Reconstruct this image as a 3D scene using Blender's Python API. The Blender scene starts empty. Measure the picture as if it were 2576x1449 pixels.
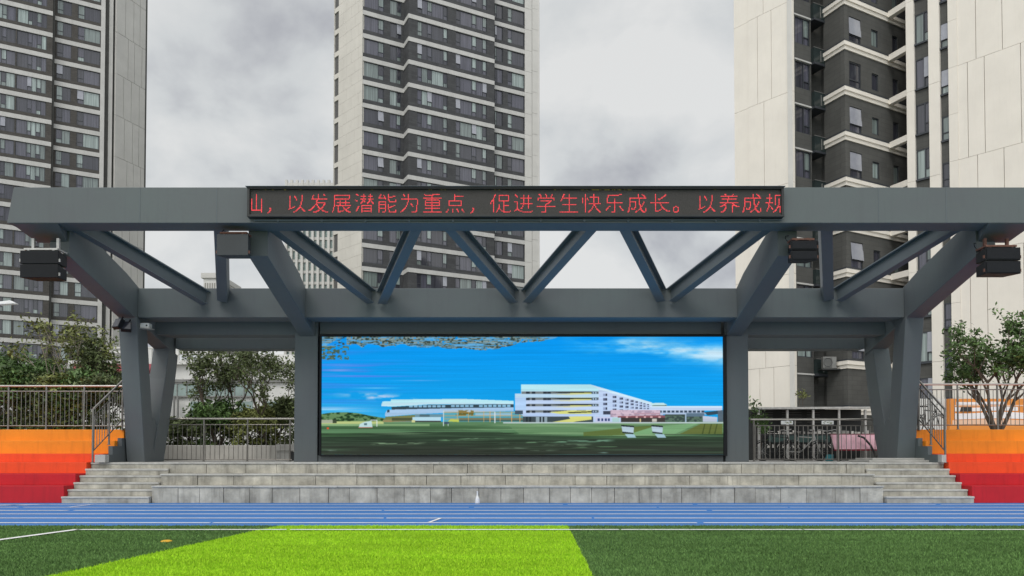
import bpy, math, random
import numpy as np
from mathutils import Vector, Matrix
R = math.radians
rnd = random.Random(7)
scene = bpy.context.scene
col = scene.collection

# ---------------------------------------------------------------- camera
PITCH = R(1.3); F = 1900.0; HY = 1145.0; CX = 1288.0; EYE = 1.2
cam = bpy.data.objects.new('camera', bpy.data.cameras.new('camera')); col.objects.link(cam)
cam.location = (0, 0, EYE); cam.rotation_euler = (R(90) + PITCH, 0, 0)
cam.data.sensor_width = 36; cam.data.lens = 36 * F / 2576
PPY = HY - F * math.tan(PITCH)
cam.data.shift_y = (PPY - 724.5) / 2576
cam.data.clip_end = 3000
scene.camera = cam

# ---------------------------------------------------------------- sky and sun (overcast)
SUN_EL, SUN_AZ = R(50), R(205)          # behind the camera, a little to the right
w = bpy.data.worlds.new('World'); scene.world = w; w.use_nodes = True
nt = w.node_tree; nt.nodes.clear()
def N(t, tp, **k):
    n = t.nodes.new(tp)
    for a, b in k.items():
        if a.startswith('i_'): n.inputs[a[2:].replace('_', ' ')].default_value = b
        else: setattr(n, a, b)
    return n
out = N(nt, 'ShaderNodeOutputWorld'); bg = N(nt, 'ShaderNodeBackground')
sky = N(nt, 'ShaderNodeTexSky', sky_type='NISHITA', sun_disc=False, sun_elevation=SUN_EL, sun_rotation=SUN_AZ)
tc = N(nt, 'ShaderNodeTexCoord')
mp = N(nt, 'ShaderNodeMapping'); mp.inputs['Scale'].default_value = (1.0, 1.0, 1.35); mp.inputs['Location'].default_value = (1.75, 0.6, 0.4)
nz = N(nt, 'ShaderNodeTexNoise', i_Scale=4.6, i_Detail=6.0, i_Roughness=0.52, i_Distortion=0.2)
rp = N(nt, 'ShaderNodeValToRGB')
e = rp.color_ramp.elements
e[0].position = .38; e[0].color = (.455, .465, .495, 1)
e[1].position = .62; e[1].color = (.79, .795, .785, 1)
m = e.new(.5); m.color = (.66, .68, .685, 1)
sc = N(nt, 'ShaderNodeVectorMath', operation='SCALE'); sc.inputs['Scale'].default_value = .1
mx = N(nt, 'ShaderNodeMixRGB', blend_type='MIX'); mx.inputs[0].default_value = .92
sx = N(nt, 'ShaderNodeSeparateXYZ')
mr = N(nt, 'ShaderNodeMapRange'); mr.inputs['From Min'].default_value = .3; mr.inputs['From Max'].default_value = -.9
mr.inputs['To Min'].default_value = 1.0; mr.inputs['To Max'].default_value = 2.0
mu = N(nt, 'ShaderNodeVectorMath', operation='SCALE')
L = nt.links.new
L(tc.outputs['Generated'], mp.inputs[0]); L(mp.outputs[0], nz.inputs['Vector']); L(nz.outputs['Fac'], rp.inputs[0])
L(sky.outputs[0], sc.inputs[0]); L(sc.outputs[0], mx.inputs[1]); L(rp.outputs[0], mx.inputs[2])
L(tc.outputs['Generated'], sx.inputs[0]); L(sx.outputs['Y'], mr.inputs['Value'])
L(mx.outputs[0], mu.inputs[0]); L(mr.outputs[0], mu.inputs['Scale'])
L(mu.outputs[0], bg.inputs['Color']); bg.inputs['Strength'].default_value = 1.0
L(bg.outputs[0], out.inputs[0])
sun = bpy.data.lights.new('sun', 'SUN'); sun.energy = 1.3; sun.angle = R(25); sun.color = (1, .96, .9)
so = bpy.data.objects.new('sun', sun); col.objects.link(so)
so.rotation_euler = (R(40), 0, R(-22)); so.location = (0, -5, 40)
vs = scene.view_settings
vs.view_transform = 'Standard'; vs.look = 'None'; vs.gamma = 1; vs.exposure = 0.0; vs.use_curve_mapping = False
scene.cycles.use_denoising = True
scene.cycles.max_bounces = 7; scene.cycles.diffuse_bounces = 5; scene.cycles.glossy_bounces = 3; scene.cycles.transparent_max_bounces = 6

def U(x, y, Y):
    """world point seen at photo pixel (x, y) on the vertical plane at depth Y"""
    up = (PPY - y) / F
    dy = math.cos(PITCH) - up * math.sin(PITCH); dz = math.sin(PITCH) + up * math.cos(PITCH)
    t = Y / dy
    return Vector((t * (x - CX) / F, Y, EYE + t * dz))
def UZ(y, Y): return U(CX, y, Y).z
def UX(x, Y, y=1000): return U(x, y, Y).x

# ---------------------------------------------------------------- materials
def mat(name, c, rough=.7, var=.12, scale=3.0, stretch=(1, 1, 1), c2=None, bump=0.0, bscale=30, spec=.4, metal=0, island=0.0,
        streak=0.0, streak_c=(.05, .05, .045), grime=0.0):
    m = bpy.data.materials.new(name); m.use_nodes = True
    t = m.node_tree; b = t.nodes['Principled BSDF']; L = t.links.new
    b.inputs['Roughness'].default_value = rough; b.inputs['Metallic'].default_value = metal
    b.inputs['Specular IOR Level'].default_value = spec
    g = N(t, 'ShaderNodeNewGeometry')
    mp = N(t, 'ShaderNodeMapping'); mp.inputs['Scale'].default_value = stretch; L(g.outputs['Position'], mp.inputs[0])
    nz = N(t, 'ShaderNodeTexNoise', i_Scale=scale, i_Detail=6.0, i_Roughness=.6); L(mp.outputs[0], nz.inputs['Vector'])
    r = N(t, 'ShaderNodeValToRGB'); el = r.color_ramp.elements
    el[0].position = .3; el[1].position = .7
    lo = c2 if c2 else tuple(x * (1 - var) for x in c); hi = c if c2 else tuple(min(1, x * (1 + var)) for x in c)
    el[0].color = (*lo, 1); el[1].color = (*hi, 1); L(nz.outputs['Fac'], r.inputs[0])
    cur = r.outputs[0]
    if island:
        mr = N(t, 'ShaderNodeMapRange'); mr.inputs['To Min'].default_value = 1 - island; mr.inputs['To Max'].default_value = 1 + island
        L(g.outputs['Random Per Island'], mr.inputs['Value'])
        v = N(t, 'ShaderNodeVectorMath', operation='SCALE'); L(cur, v.inputs[0]); L(mr.outputs[0], v.inputs['Scale']); cur = v.outputs[0]
    if streak:
        mp2 = N(t, 'ShaderNodeMapping'); mp2.inputs['Scale'].default_value = (7, 7, .7); L(g.outputs['Position'], mp2.inputs[0])
        n2 = N(t, 'ShaderNodeTexNoise', i_Scale=1.0, i_Detail=7.0, i_Roughness=.65); L(mp2.outputs[0], n2.inputs['Vector'])
        r2 = N(t, 'ShaderNodeValToRGB'); r2.color_ramp.elements[0].position = .5; r2.color_ramp.elements[1].position = .72
        r2.color_ramp.elements[1].color = (streak, streak, streak, 1); L(n2.outputs['Fac'], r2.inputs[0])
        mx = N(t, 'ShaderNodeMixRGB'); mx.inputs[2].default_value = (*streak_c, 1)
        L(r2.outputs[0], mx.inputs[0]); L(cur, mx.inputs[1]); cur = mx.outputs[0]
    if grime:
        n3 = N(t, 'ShaderNodeTexNoise', i_Scale=1.3, i_Detail=8.0, i_Roughness=.7); L(g.outputs['Position'], n3.inputs['Vector'])
        r3 = N(t, 'ShaderNodeValToRGB'); r3.color_ramp.elements[0].position = .48; r3.color_ramp.elements[1].position = .75
        r3.color_ramp.elements[1].color = (grime, grime, grime, 1); L(n3.outputs['Fac'], r3.inputs[0])
        mx = N(t, 'ShaderNodeMixRGB'); mx.inputs[2].default_value = (*streak_c, 1)
        L(r3.outputs[0], mx.inputs[0]); L(cur, mx.inputs[1]); cur = mx.outputs[0]
    L(cur, b.inputs['Base Color'])
    if bump:
        nb = N(t, 'ShaderNodeTexNoise', i_Scale=bscale, i_Detail=4.0); L(g.outputs['Position'], nb.inputs['Vector'])
        bp = N(t, 'ShaderNodeBump'); bp.inputs['Strength'].default_value = bump; bp.inputs['Distance'].default_value = .02
        L(nb.outputs['Fac'], bp.inputs['Height']); L(bp.outputs[0], b.inputs['Normal'])
    return m

def brick_mat(name, c1, c2, mortar, sx, sz, rough=.8):
    """courses laid along the facade: needs the UVs (metres) that MB.build writes"""
    m = bpy.data.materials.new(name); m.use_nodes = True
    t = m.node_tree; b = t.nodes['Principled BSDF']; L = t.links.new
    b.inputs['Roughness'].default_value = rough; b.inputs['Specular IOR Level'].default_value = .3
    uv = N(t, 'ShaderNodeUVMap'); br = N(t, 'ShaderNodeTexBrick')
    br.inputs['Color1'].default_value = (*c1, 1); br.inputs['Color2'].default_value = (*c2, 1); br.inputs['Mortar'].default_value = (*mortar, 1)
    br.inputs['Scale'].default_value = 1; br.inputs['Brick Width'].default_value = sx; br.inputs['Row Height'].default_value = sz
    br.inputs['Mortar Size'].default_value = .012; br.inputs['Bias'].default_value = -.1
    L(uv.outputs[0], br.inputs['Vector'])
    g = N(t, 'ShaderNodeNewGeometry'); nz = N(t, 'ShaderNodeTexNoise', i_Scale=.9, i_Detail=6.0); L(g.outputs['Position'], nz.inputs['Vector'])
    mr = N(t, 'ShaderNodeMapRange'); mr.inputs['To Min'].default_value = .7; mr.inputs['To Max'].default_value = 1.3; L(nz.outputs['Fac'], mr.inputs['Value'])
    v = N(t, 'ShaderNodeVectorMath', operation='SCALE'); L(br.outputs['Color'], v.inputs[0]); L(mr.outputs[0], v.inputs['Scale'])
    L(v.outputs[0], b.inputs['Base Color'])
    return m

def pane_mat(name, curtain=(.29, .35, .335), share=.36, dark=(.045, .046, .058), mid=(.085, .085, .11)):
    m = bpy.data.materials.new(name); m.use_nodes = True
    t = m.node_tree; b = t.nodes['Principled BSDF']; L = t.links.new
    b.inputs['Roughness'].default_value = .06; b.inputs['Specular IOR Level'].default_value = .7
    g = N(t, 'ShaderNodeNewGeometry'); oi = N(t, 'ShaderNodeObjectInfo')
    ad = N(t, 'ShaderNodeMath', operation='ADD'); L(g.outputs['Random Per Island'], ad.inputs[0]); L(oi.outputs['Random'], ad.inputs[1])
    fr = N(t, 'ShaderNodeMath', operation='FRACT'); L(ad.outputs[0], fr.inputs[0])
    r = N(t, 'ShaderNodeValToRGB'); r.color_ramp.interpolation = 'CONSTANT'; el = r.color_ramp.elements
    el[0].position = 0; el[0].color = (*dark, 1)
    el[1].position = 1 - share; el[1].color = (*curtain, 1)
    a = el.new((1 - share) * .55); a.color = (*mid, 1)
    a = el.new(1 - share * .45); a.color = (*[x * .62 for x in curtain], 1)
    L(fr.outputs[0], r.inputs[0])
    # folds of the curtains behind the glass, and soft unevenness
    mp = N(t, 'ShaderNodeMapping'); mp.inputs['Scale'].default_value = (5, 5, .15); L(g.outputs['Position'], mp.inputs[0])
    nz = N(t, 'ShaderNodeTexNoise', i_Scale=1.6, i_Detail=2.0); L(mp.outputs[0], nz.inputs['Vector'])
    mr = N(t, 'ShaderNodeMapRange'); mr.inputs['From Min'].default_value = .3; mr.inputs['From Max'].default_value = .7
    mr.inputs['To Min'].default_value = .6; mr.inputs['To Max'].default_value = 1.25; L(nz.outputs['Fac'], mr.inputs['Value'])
    v = N(t, 'ShaderNodeVectorMath', operation='SCALE'); L(r.outputs[0], v.inputs[0]); L(mr.outputs[0], v.inputs['Scale'])
    L(v.outputs[0], b.inputs['Base Color'])
    return m

M = {}
M['canopy'] = mat('grey_paint', (.118, .142, .142), .55, .10, .55, c2=(.112, .122, .130), bump=.10, bscale=9, streak=.22, streak_c=(.085, .092, .095), spec=.35)
M['steel'] = mat('painted_steel', (.115, .138, .152), .45, .08, 1.2, spec=.45)
M['concrete'] = mat('step_concrete', (.42, .40, .34), .85, .36, 2.2, bump=.45, bscale=22, island=.10, streak=.6, streak_c=(.13, .12, .10), grime=.7)
M['nosing'] = mat('tread_concrete', (.47, .46, .42), .85, .18, 5, bump=.25, bscale=25, island=.07, grime=.5, streak_c=(.2, .19, .17))
M['deck'] = mat('deck_concrete', (.44, .43, .40), .85, .15, 2, bump=.2, grime=.3, streak_c=(.15, .15, .13))
M['orange'] = mat('orange_paint', (.80, .255, .012), .6, .06, 1.2, bump=.12, bscale=12, streak=.38, grime=.18, streak_c=(.42, .12, .008), spec=.35)
M['redorange'] = mat('red_orange_paint', (.80, .075, .014), .6, .06, 1.2, bump=.12, bscale=12, streak=.38, grime=.18, streak_c=(.42, .035, .01), spec=.35)
M['red'] = mat('red_paint', (.50, .010, .018), .6, .08, 1.2, bump=.12, bscale=12, streak=.38, grime=.18, streak_c=(.26, .008, .012), spec=.35)
M['stainless'] = mat('highlit_stainless_steel', (.50, .47, .43), .28, .1, 6, metal=1.0)  # top rails: lighter copy of the steel, highlight put into the colour
M['stainless_shaded'] = mat('shaded_stainless_steel', (.24, .225, .205), .38, .15, 6, metal=1.0)  # posts, thin rails, balusters: same steel, shaded tone painted into the colour
M['black'] = mat('black_plastic', (.009, .010, .012), .5, .15, 4, spec=.2)
M['grille'] = mat('speaker_grille', (.008, .009, .012), .8, .2, 60, bump=.5, bscale=140)
M['greybox'] = mat('grey_cabinet', (.045, .05, .054), .6, .08, 3)
M['zinc'] = mat('zinc_bracket', (.5, .49, .47), .45, .2, 8, metal=.6)
M['rust'] = mat('rusty_bracket', (.16, .075, .055), .75, .3, 9)
M['white'] = mat('white_plastic', (.72, .72, .70), .5, .05, 3)
M['brown_brick'] = brick_mat('brown_wall_tile', (.088, .082, .074), (.062, .058, .053), (.045, .043, .04), .4, .1)
M['slate_brick'] = brick_mat('slate_wall_tile', (.070, .072, .074), (.052, .053, .056), (.04, .04, .042), .9, .3)
M['slate_flat'] = brick_mat('dark_render', (.086, .086, .080), (.076, .076, .071), (.062, .062, .059), .9, .3)
M['band'] = mat('white_band_stone', (.49, .485, .465), .75, .08, .8, streak=.3, streak_c=(.3, .29, .27))
M['panel_grey'] = mat('grey_white_cladding', (.55, .54, .51), .8, .07, .35, stretch=(1, 1, 1.5), streak=.12, streak_c=(.3, .29, .26))
M['panel_cream'] = mat('cream_cladding', (.775, .73, .655), .8, .05, .5, streak=.12, streak_c=(.58, .53, .46))
M['panel_warm'] = mat('warm_white_cladding', (.60, .575, .52), .8, .07, .35, streak=.12, streak_c=(.42, .40, .35))
M['gap'] = mat('grey_joint_backing', (.27, .26, .235), .9, .1, 2)  # plain grey of the backing behind the open panel joints
M['frame'] = mat('window_frame', (.035, .04, .048), .4, .1, 3, spec=.5)
M['pane'] = pane_mat('window_glass')
M['pane_dark'] = pane_mat('stair_glass', share=.25)
M['sash'] = mat('open_sash_glass', (.30, .31, .35), .1, .1, 2, spec=.8)
M['louvre'] = mat('grey_louvre', (.10, .098, .095), .7, .25, 2, stretch=(1, 1, 22))
M['bal_glass'] = mat('balcony_glass', (.025, .035, .035), .12, .15, 2, spec=.4)
M['trackblue'] = mat('blue_track_rubber', (.066, .205, .52), .85, .09, 1.5, stretch=(.35, 2.5, 1), bump=.35, bscale=150, grime=.18, streak_c=(.14, .27, .46), spec=.25)
M['line'] = mat('white_line_paint', (.84, .84, .83), .8, .12, 6)
M['turf'] = mat('dark_turf', (.075, .155, .040), .9, .2, 1.2, stretch=(.5, 2, 1), bump=.8, bscale=70, c2=(.05, .115, .028), spec=.15)
M['turf2'] = mat('bright_turf', (.275, .52, .016), .9, .2, 1.2, stretch=(.5, 2, 1), bump=.8, bscale=70, c2=(.23, .42, .010), spec=.15)
M['blade'] = mat('dark_turf_blade', (.115, .215, .060), .8, .25, 1.1, stretch=(.4, 1.6, 1), island=.4, spec=.2)
M['blade2'] = mat('bright_turf_blade', (.335, .58, .022), .8, .18, 1.1, stretch=(.4, 1.6, 1), island=.3, spec=.2)
M['paving'] = mat('grey_paving', (.30, .295, .28), .9, .15, 1.5, bump=.2)
M['earth'] = mat('distant_ground', (.16, .17, .13), .95, .3, .05)
M['bark'] = mat('tree_bark', (.11, .085, .065), .9, .3, 12, stretch=(1, 1, .3), bump=.5, bscale=30)
M['bark_pale'] = mat('pale_bark', (.33, .28, .22), .9, .25, 12, stretch=(1, 1, .3), bump=.4, bscale=30)
def leafmat(n, c): return mat(n, c, .55, .35, 1.6, island=.5, spec=.35)
M['leaf'] = leafmat('dark_leaf', (.10, .128, .048))
M['leaf_y'] = leafmat('yellow_green_leaf', (.17, .19, .055))
M['leaf_b'] = leafmat('mid_green_leaf', (.085, .15, .042))
M['wall_white'] = mat('white_render', (.62, .615, .59), .85, .08, .8, streak=.25, streak_c=(.36, .35, .32))
M['tile_red'] = mat('red_roof_tile', (.25, .045, .055), .6, .15, 3, stretch=(1, 1, 8))
M['sign_lav'] = mat('pale_sign_board', (.52, .52, .63), .5, .05, 1)
M['sign_ink'] = mat('violet_lettering', (.16, .14, .36), .6, .1, 4)
M['glass_green'] = mat('green_glazing', (.20, .27, .25), .12, .25, 2, spec=.7)
M['pipe'] = mat('grey_pipe', (.20, .20, .19), .5, .1, 3, metal=.3)
M['planter'] = mat('planter_render', (.42, .405, .37), .85, .12, 1.5, grime=.3, streak_c=(.26, .25, .23))
M['dark_metal'] = mat('dark_metal', (.028, .03, .03), .5, .2, 4)
M['paper'] = mat('pinned_paper', (.40, .385, .36), .8, .1, 4, island=.55)
M['green_panel'] = mat('green_panel', (.035, .068, .062), .4, .2, 3)
M['pink'] = mat('pink_board', (.82, .48, .55), .6, .14, 2.5, streak=.4, streak_c=(.45, .14, .18))
M['crimson'] = mat('crimson_frame', (.25, .02, .035), .5, .15, 4)
M['rubber'] = mat('tyre_rubber', (.018, .018, .018), .7, .2, 8)
M['teal'] = mat('teal_paint', (.03, .20, .23), .4, .1, 4)
M['mural_o'] = mat('mural_orange', (.72, .26, .05), .7, .06, 1.5)
M['mural_w'] = mat('mural_white', (.82, .78, .78), .7, .06, 1.5)
M['mural_p'] = mat('mural_peach', (.80, .52, .36), .7, .06, 1.5)
M['yellow'] = mat('yellow_plastic', (.75, .42, .03), .5, .05, 5)

def emit_mat(name, c, s):
    m = bpy.data.materials.new(name); m.use_nodes = True; t = m.node_tree; t.nodes.clear()
    o = N(t, 'ShaderNodeOutputMaterial'); e = N(t, 'ShaderNodeEmission'); e.inputs[0].default_value = (*c, 1); e.inputs[1].default_value = s
    t.links.new(e.outputs[0], o.inputs[0]); return m
M['led_red'] = emit_mat('lit_red_led', (1.0, .085, .10), 1.3)
M['led_yel'] = emit_mat('lit_yellow_led', (.7, .65, .15), .25)
M['lamp'] = mat('lamp_lens', (.75, .76, .76), .3, .04, 3)

# ---------------------------------------------------------------- mesh builder
class MB:
    def __init__(s): s.v = []; s.f = []; s.mi = []; s.k = 0
    def _add(s, vs, fs):
        b = len(s.v); s.v += [tuple(x) for x in vs]; s.f += [tuple(b + i for i in f) for f in fs]; s.mi += [s.k] * len(fs); return s
    def hexa(s, p):      # 8 points: bottom 4 ccw, top 4 ccw
        return s._add(p, [(3, 2, 1, 0), (4, 5, 6, 7), (0, 1, 5, 4), (1, 2, 6, 5), (2, 3, 7, 6), (3, 0, 4, 7)])
    def box(s, x0, x1, y0, y1, z0, z1):
        return s.hexa([(x0, y0, z0), (x1, y0, z0), (x1, y1, z0), (x0, y1, z0), (x0, y0, z1), (x1, y0, z1), (x1, y1, z1), (x0, y1, z1)])
    def prism_x(s, poly, x0, x1):   # poly of (y, z)
        n = len(poly)
        a = sum(poly[i][0] * poly[(i + 1) % n][1] - poly[(i + 1) % n][0] * poly[i][1] for i in range(n))
        if a < 0: poly = poly[::-1]
        vs = [(x0, y, z) for y, z in poly] + [(x1, y, z) for y, z in poly]
        return s._add(vs, [tuple(range(n))[::-1], tuple(range(n, 2 * n))] + [(i, (i + 1) % n, n + (i + 1) % n, n + i) for i in range(n)])
    def prism_y(s, poly, y0, y1):   # poly of (x, z)
        n = len(poly)
        a = sum(poly[i][0] * poly[(i + 1) % n][1] - poly[(i + 1) % n][0] * poly[i][1] for i in range(n))
        if a < 0: poly = poly[::-1]
        vs = [(x, y0, z) for x, z in poly] + [(x, y1, z) for x, z in poly]
        return s._add(vs, [tuple(range(n)), tuple(range(n, 2 * n))[::-1]] + [(i, n + i, n + (i + 1) % n, (i + 1) % n) for i in range(n)])
    def prism_z(s, poly, z0, z1):
        n = len(poly)
        a = sum(poly[i][0] * poly[(i + 1) % n][1] - poly[(i + 1) % n][0] * poly[i][1] for i in range(n))
        if a < 0: poly = poly[::-1]
        vs = [(x, y, z0) for x, y in poly] + [(x, y, z1) for x, y in poly]
        return s._add(vs, [tuple(range(n))[::-1], tuple(range(n, 2 * n))] + [(i, (i + 1) % n, n + (i + 1) % n, n + i) for i in range(n)])
    def bar(s, p, q, wd, ht, up=(0, 0, 1)):
        p, q, up = Vector(p), Vector(q), Vector(up); d = (q - p).normalized()
        a = d.cross(up).normalized() * wd / 2; u = a.cross(d).normalized() * ht / 2
        return s.hexa([p - a - u, p + a - u, q + a - u, q - a - u, p - a + u, p + a + u, q + a + u, q - a + u])
    def tube(s, p, q, r, n=8, r2=None):
        p, q = Vector(p), Vector(q); r2 = r if r2 is None else r2
        d = (q - p).normalized(); a = d.orthogonal().normalized(); b = d.cross(a)
        vs = [p + (a * math.cos(t) + b * math.sin(t)) * r for t in [2 * math.pi * i / n for i in range(n)]]
        vs += [q + (a * math.cos(t) + b * math.sin(t)) * r2 for t in [2 * math.pi * i / n for i in range(n)]]
        return s._add(vs, [tuple(range(n))[::-1], tuple(range(n, 2 * n))] + [(i, (i + 1) % n, n + (i + 1) % n, n + i) for i in range(n)])
    def path(s, pts, r, n=8):
        for a, b in zip(pts, pts[1:]): s.tube(a, b, r, n)
        return s
    def torus(s, c, r, rr, axis, n=28, k=6):
        c, ax = Vector(c), Vector(axis).normalized(); a = ax.orthogonal().normalized(); b = ax.cross(a); vs = []; fs = []
        for i in range(n):
            t = 2 * math.pi * i / n; d = a * math.cos(t) + b * math.sin(t)
            for j in range(k):
                u = 2 * math.pi * j / k; vs.append(c + d * (r + rr * math.cos(u)) + ax * rr * math.sin(u))
        for i in range(n):
            for j in range(k):
                fs.append((i * k + j, ((i + 1) % n) * k + j, ((i + 1) % n) * k + (j + 1) % k, i * k + (j + 1) % k))
        return s._add(vs, fs)
    def lathe(s, c, prof, n=16):
        vs = []; fs = []
        for r, z in prof:
            for i in range(n):
                t = 2 * math.pi * i / n; vs.append((c[0] + r * math.cos(t), c[1] + r * math.sin(t), c[2] + z))
        for j in range(len(prof) - 1):
            for i in range(n): fs.append((j * n + i, j * n + (i + 1) % n, (j + 1) * n + (i + 1) % n, (j + 1) * n + i))
        fs.append(tuple(range(n))[::-1]); fs.append(tuple((len(prof) - 1) * n + i for i in range(n)))
        return s._add(vs, fs)
    def mesh(s, name, mats, off=(0, 0, 0)):
        me = bpy.data.meshes.new(name)
        V = np.array(s.v, float) - np.array(off)
        me.from_pydata([tuple(x) for x in V], [], s.f)
        for m_ in (mats if isinstance(mats, (list, tuple)) else [mats]): me.materials.append(m_)
        if any(s.mi): me.polygons.foreach_set('material_index', s.mi)
        uv = me.uv_layers.new(name='UVMap'); buf = []
        for p in me.polygons:
            n = p.normal
            for vi in p.vertices:
                c = me.vertices[vi].co
                if abs(n.z) > .7: buf += [c.x, c.y]
                elif abs(n.x) > abs(n.y): buf += [c.y, c.z]
                else: buf += [c.x, c.z]
        uv.data.foreach_set('uv', buf); me.update()
        return me
    def build(s, name, mats, parent=None, bevel=0, smooth=False):
        off = Vector((0, 0, 0)); q = parent
        while q is not None: off += q.location; q = q.parent
        o = bpy.data.objects.new(name, s.mesh(name, mats, off)); col.objects.link(o)
        if parent: o.parent = parent
        if smooth: o.data.shade_smooth()
        if bevel:
            b = o.modifiers.new('bevel', 'BEVEL'); b.width = bevel; b.segments = 2; b.limit_method = 'ANGLE'
        return o

def tag(o, label=None, cat=None, group=None, kind=None):
    if label: o['label'] = label
    if cat: o['category'] = cat
    if group: o['group'] = group
    if kind: o['kind'] = kind
    return o
def thing(name, label, cat, loc, group=None):
    o = bpy.data.objects.new(name, None); col.objects.link(o); o.location = loc; o.empty_display_size = .3
    return tag(o, label, cat, group)
def recenter(o):
    """put a one-mesh thing's origin at its base"""
    V = np.array([v.co[:] for v in o.data.vertices]); c = Vector(((V[:, 0].min() + V[:, 0].max()) / 2, (V[:, 1].min() + V[:, 1].max()) / 2, V[:, 2].min()))
    o.data.transform(Matrix.Translation(-c)); o.location = o.location + c; return o

XC = .25     # centre line of the stage
# ---------------------------------------------------------------- ground, track, field
tag(MB().box(-900, 900, -60, 2000, -.6, -.012).build('ground', M['earth']), kind='structure')
def sheet(x0, x1, y0, y1, z):
    m_ = MB(); m_._add([(x0, y0, z), (x1, y0, z), (x1, y1, z), (x0, y1, z)], [(0, 1, 2, 3)]); return m_
tag(sheet(-60, 60, -30, 12.88, 0).build('field', M['turf']), kind='structure')
b = MB(); b._add([(-4.95, 2, .004), (.75, 2, .004), (.80, 7.5, .004), (.95, 12.88, .004), (-3.95, 12.88, .004), (-4.57, 7.5, .004)], [(0, 1, 2, 3, 4, 5)])
tag(b.build('bright_turf_strip', M['turf2']), kind='structure')
tag(sheet(-60, 60, 12.88, 19.2, -.002).build('running_track', M['trackblue']), kind='structure')
lines = MB()
for i, d in enumerate((13.42, 14.42, 15.42, 16.4, 17.38, 18.36)):
    h = .056 if i < 4 else .04
    x = -60.0
    while x < 60:      # worn paint: short runs with small breaks and wobble
        ln = rnd.uniform(2.5, 7.5); o1 = rnd.uniform(-.006, .006)
        lines._add([(x, d - h + o1, .004), (x + ln, d - h + o1 * .5, .004), (x + ln, d + h + o1, .004), (x, d + h, .004)], [(0, 1, 2, 3)])
        x += ln + rnd.choice((0, 0, .05, .12))
for (xa, ya, xb, yb) in ((UX(1088, 14.0), 13.45, UX(1108, 14.2), 14.4), (UX(215, 18), 17.4, UX(245, 18.5), 18.4), (-12.2, 18.0, -11.2, 18.34), (-30, 18.06, -11.6, 18.1)):
    dx, dy = xb - xa, yb - ya; l = math.hypot(dx, dy); nx, ny = -dy / l * .03, dx / l * .03
    lines._add([(xa - nx, ya - ny, .008), (xa + nx, ya + ny, .008), (xb + nx, yb + ny, .008), (xb - nx, yb - ny, .008)], [(3, 2, 1, 0)])
tag(lines.build('track_lines', M['line']), kind='structure')
fl = MB(); x = -6.93
while x < 60:
    ln = rnd.uniform(1.2, 3.4); fl._add([(x, 12.0, .018), (x + ln, 12.0, .018), (x + ln, 12.11, .018), (x, 12.11, .018)], [(0, 1, 2, 3)]); x += ln + rnd.choice((0, .03, .06))
fl._add([(-7.0, 12.11, .018), (-7.97, 6.0, .018), (-7.86, 6.0, .018), (-6.87, 12.11, .018)], [(0, 1, 2, 3)])
tag(fl.build('field_lines', M['line']), kind='structure')
# turf fibres
def blades(name, m_, test, n, seed, h=(.018, .034)):
    r = np.random.default_rng(seed)
    y = 7.0 + (r.random(n) ** 1.25) * 5.86; x = (r.random(n) * 2 - 1) * (y * .74)
    k = test(x, y); x, y = x[k], y[k]; n = len(x)
    a = r.random(n) * math.pi * 2; hh = r.uniform(h[0], h[1], n); wv = .0055
    lean = r.normal(0, .012, (n, 2))
    V = np.zeros((n, 3, 3))
    V[:, 0] = np.c_[x - np.cos(a) * wv, y - np.sin(a) * wv, np.full(n, .003)]
    V[:, 1] = np.c_[x + np.cos(a) * wv, y + np.sin(a) * wv, np.full(n, .003)]
    V[:, 2] = np.c_[x + lean[:, 0], y + lean[:, 1], hh]
    me = bpy.data.meshes.new(name); me.vertices.add(3 * n); me.vertices.foreach_set('co', V.ravel())
    me.loops.add(3 * n); me.loops.foreach_set('vertex_index', np.arange(3 * n)); me.polygons.add(n)
    me.polygons.foreach_set('loop_start', np.arange(n) * 3); me.polygons.foreach_set('loop_total', np.full(n, 3))
    me.update(); me.validate(); me.materials.append(m_)
    o = bpy.data.objects.new(name, me); col.objects.link(o); return o
def inbright(x, y):
    l = np.interp(y, [2, 7.5, 12.88], [-4.95, -4.57, -3.95]); rr = np.interp(y, [2, 7.5, 12.88], [.75, .8, .95])
    return (x > l) & (x < rr)
def noline(x, y): return ~((np.abs(y - 12.055) < .06) & (x > -6.95)) & ~(np.abs(x + 6.93 + (12.09 - y) * .16) < .06)
tag(blades('turf_fibres', M['blade'], lambda x, y: ~inbright(x, y) & noline(x, y), 190000, 1), 'short dark green artificial turf fibres either side of the bright strip', 'turf', kind='stuff')
tag(blades('turf_fibres', M['blade2'], lambda x, y: inbright(x, y) & noline(x, y), 190000, 2), 'short lime green artificial turf fibres of the bright strip', 'turf', kind='stuff')

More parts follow.
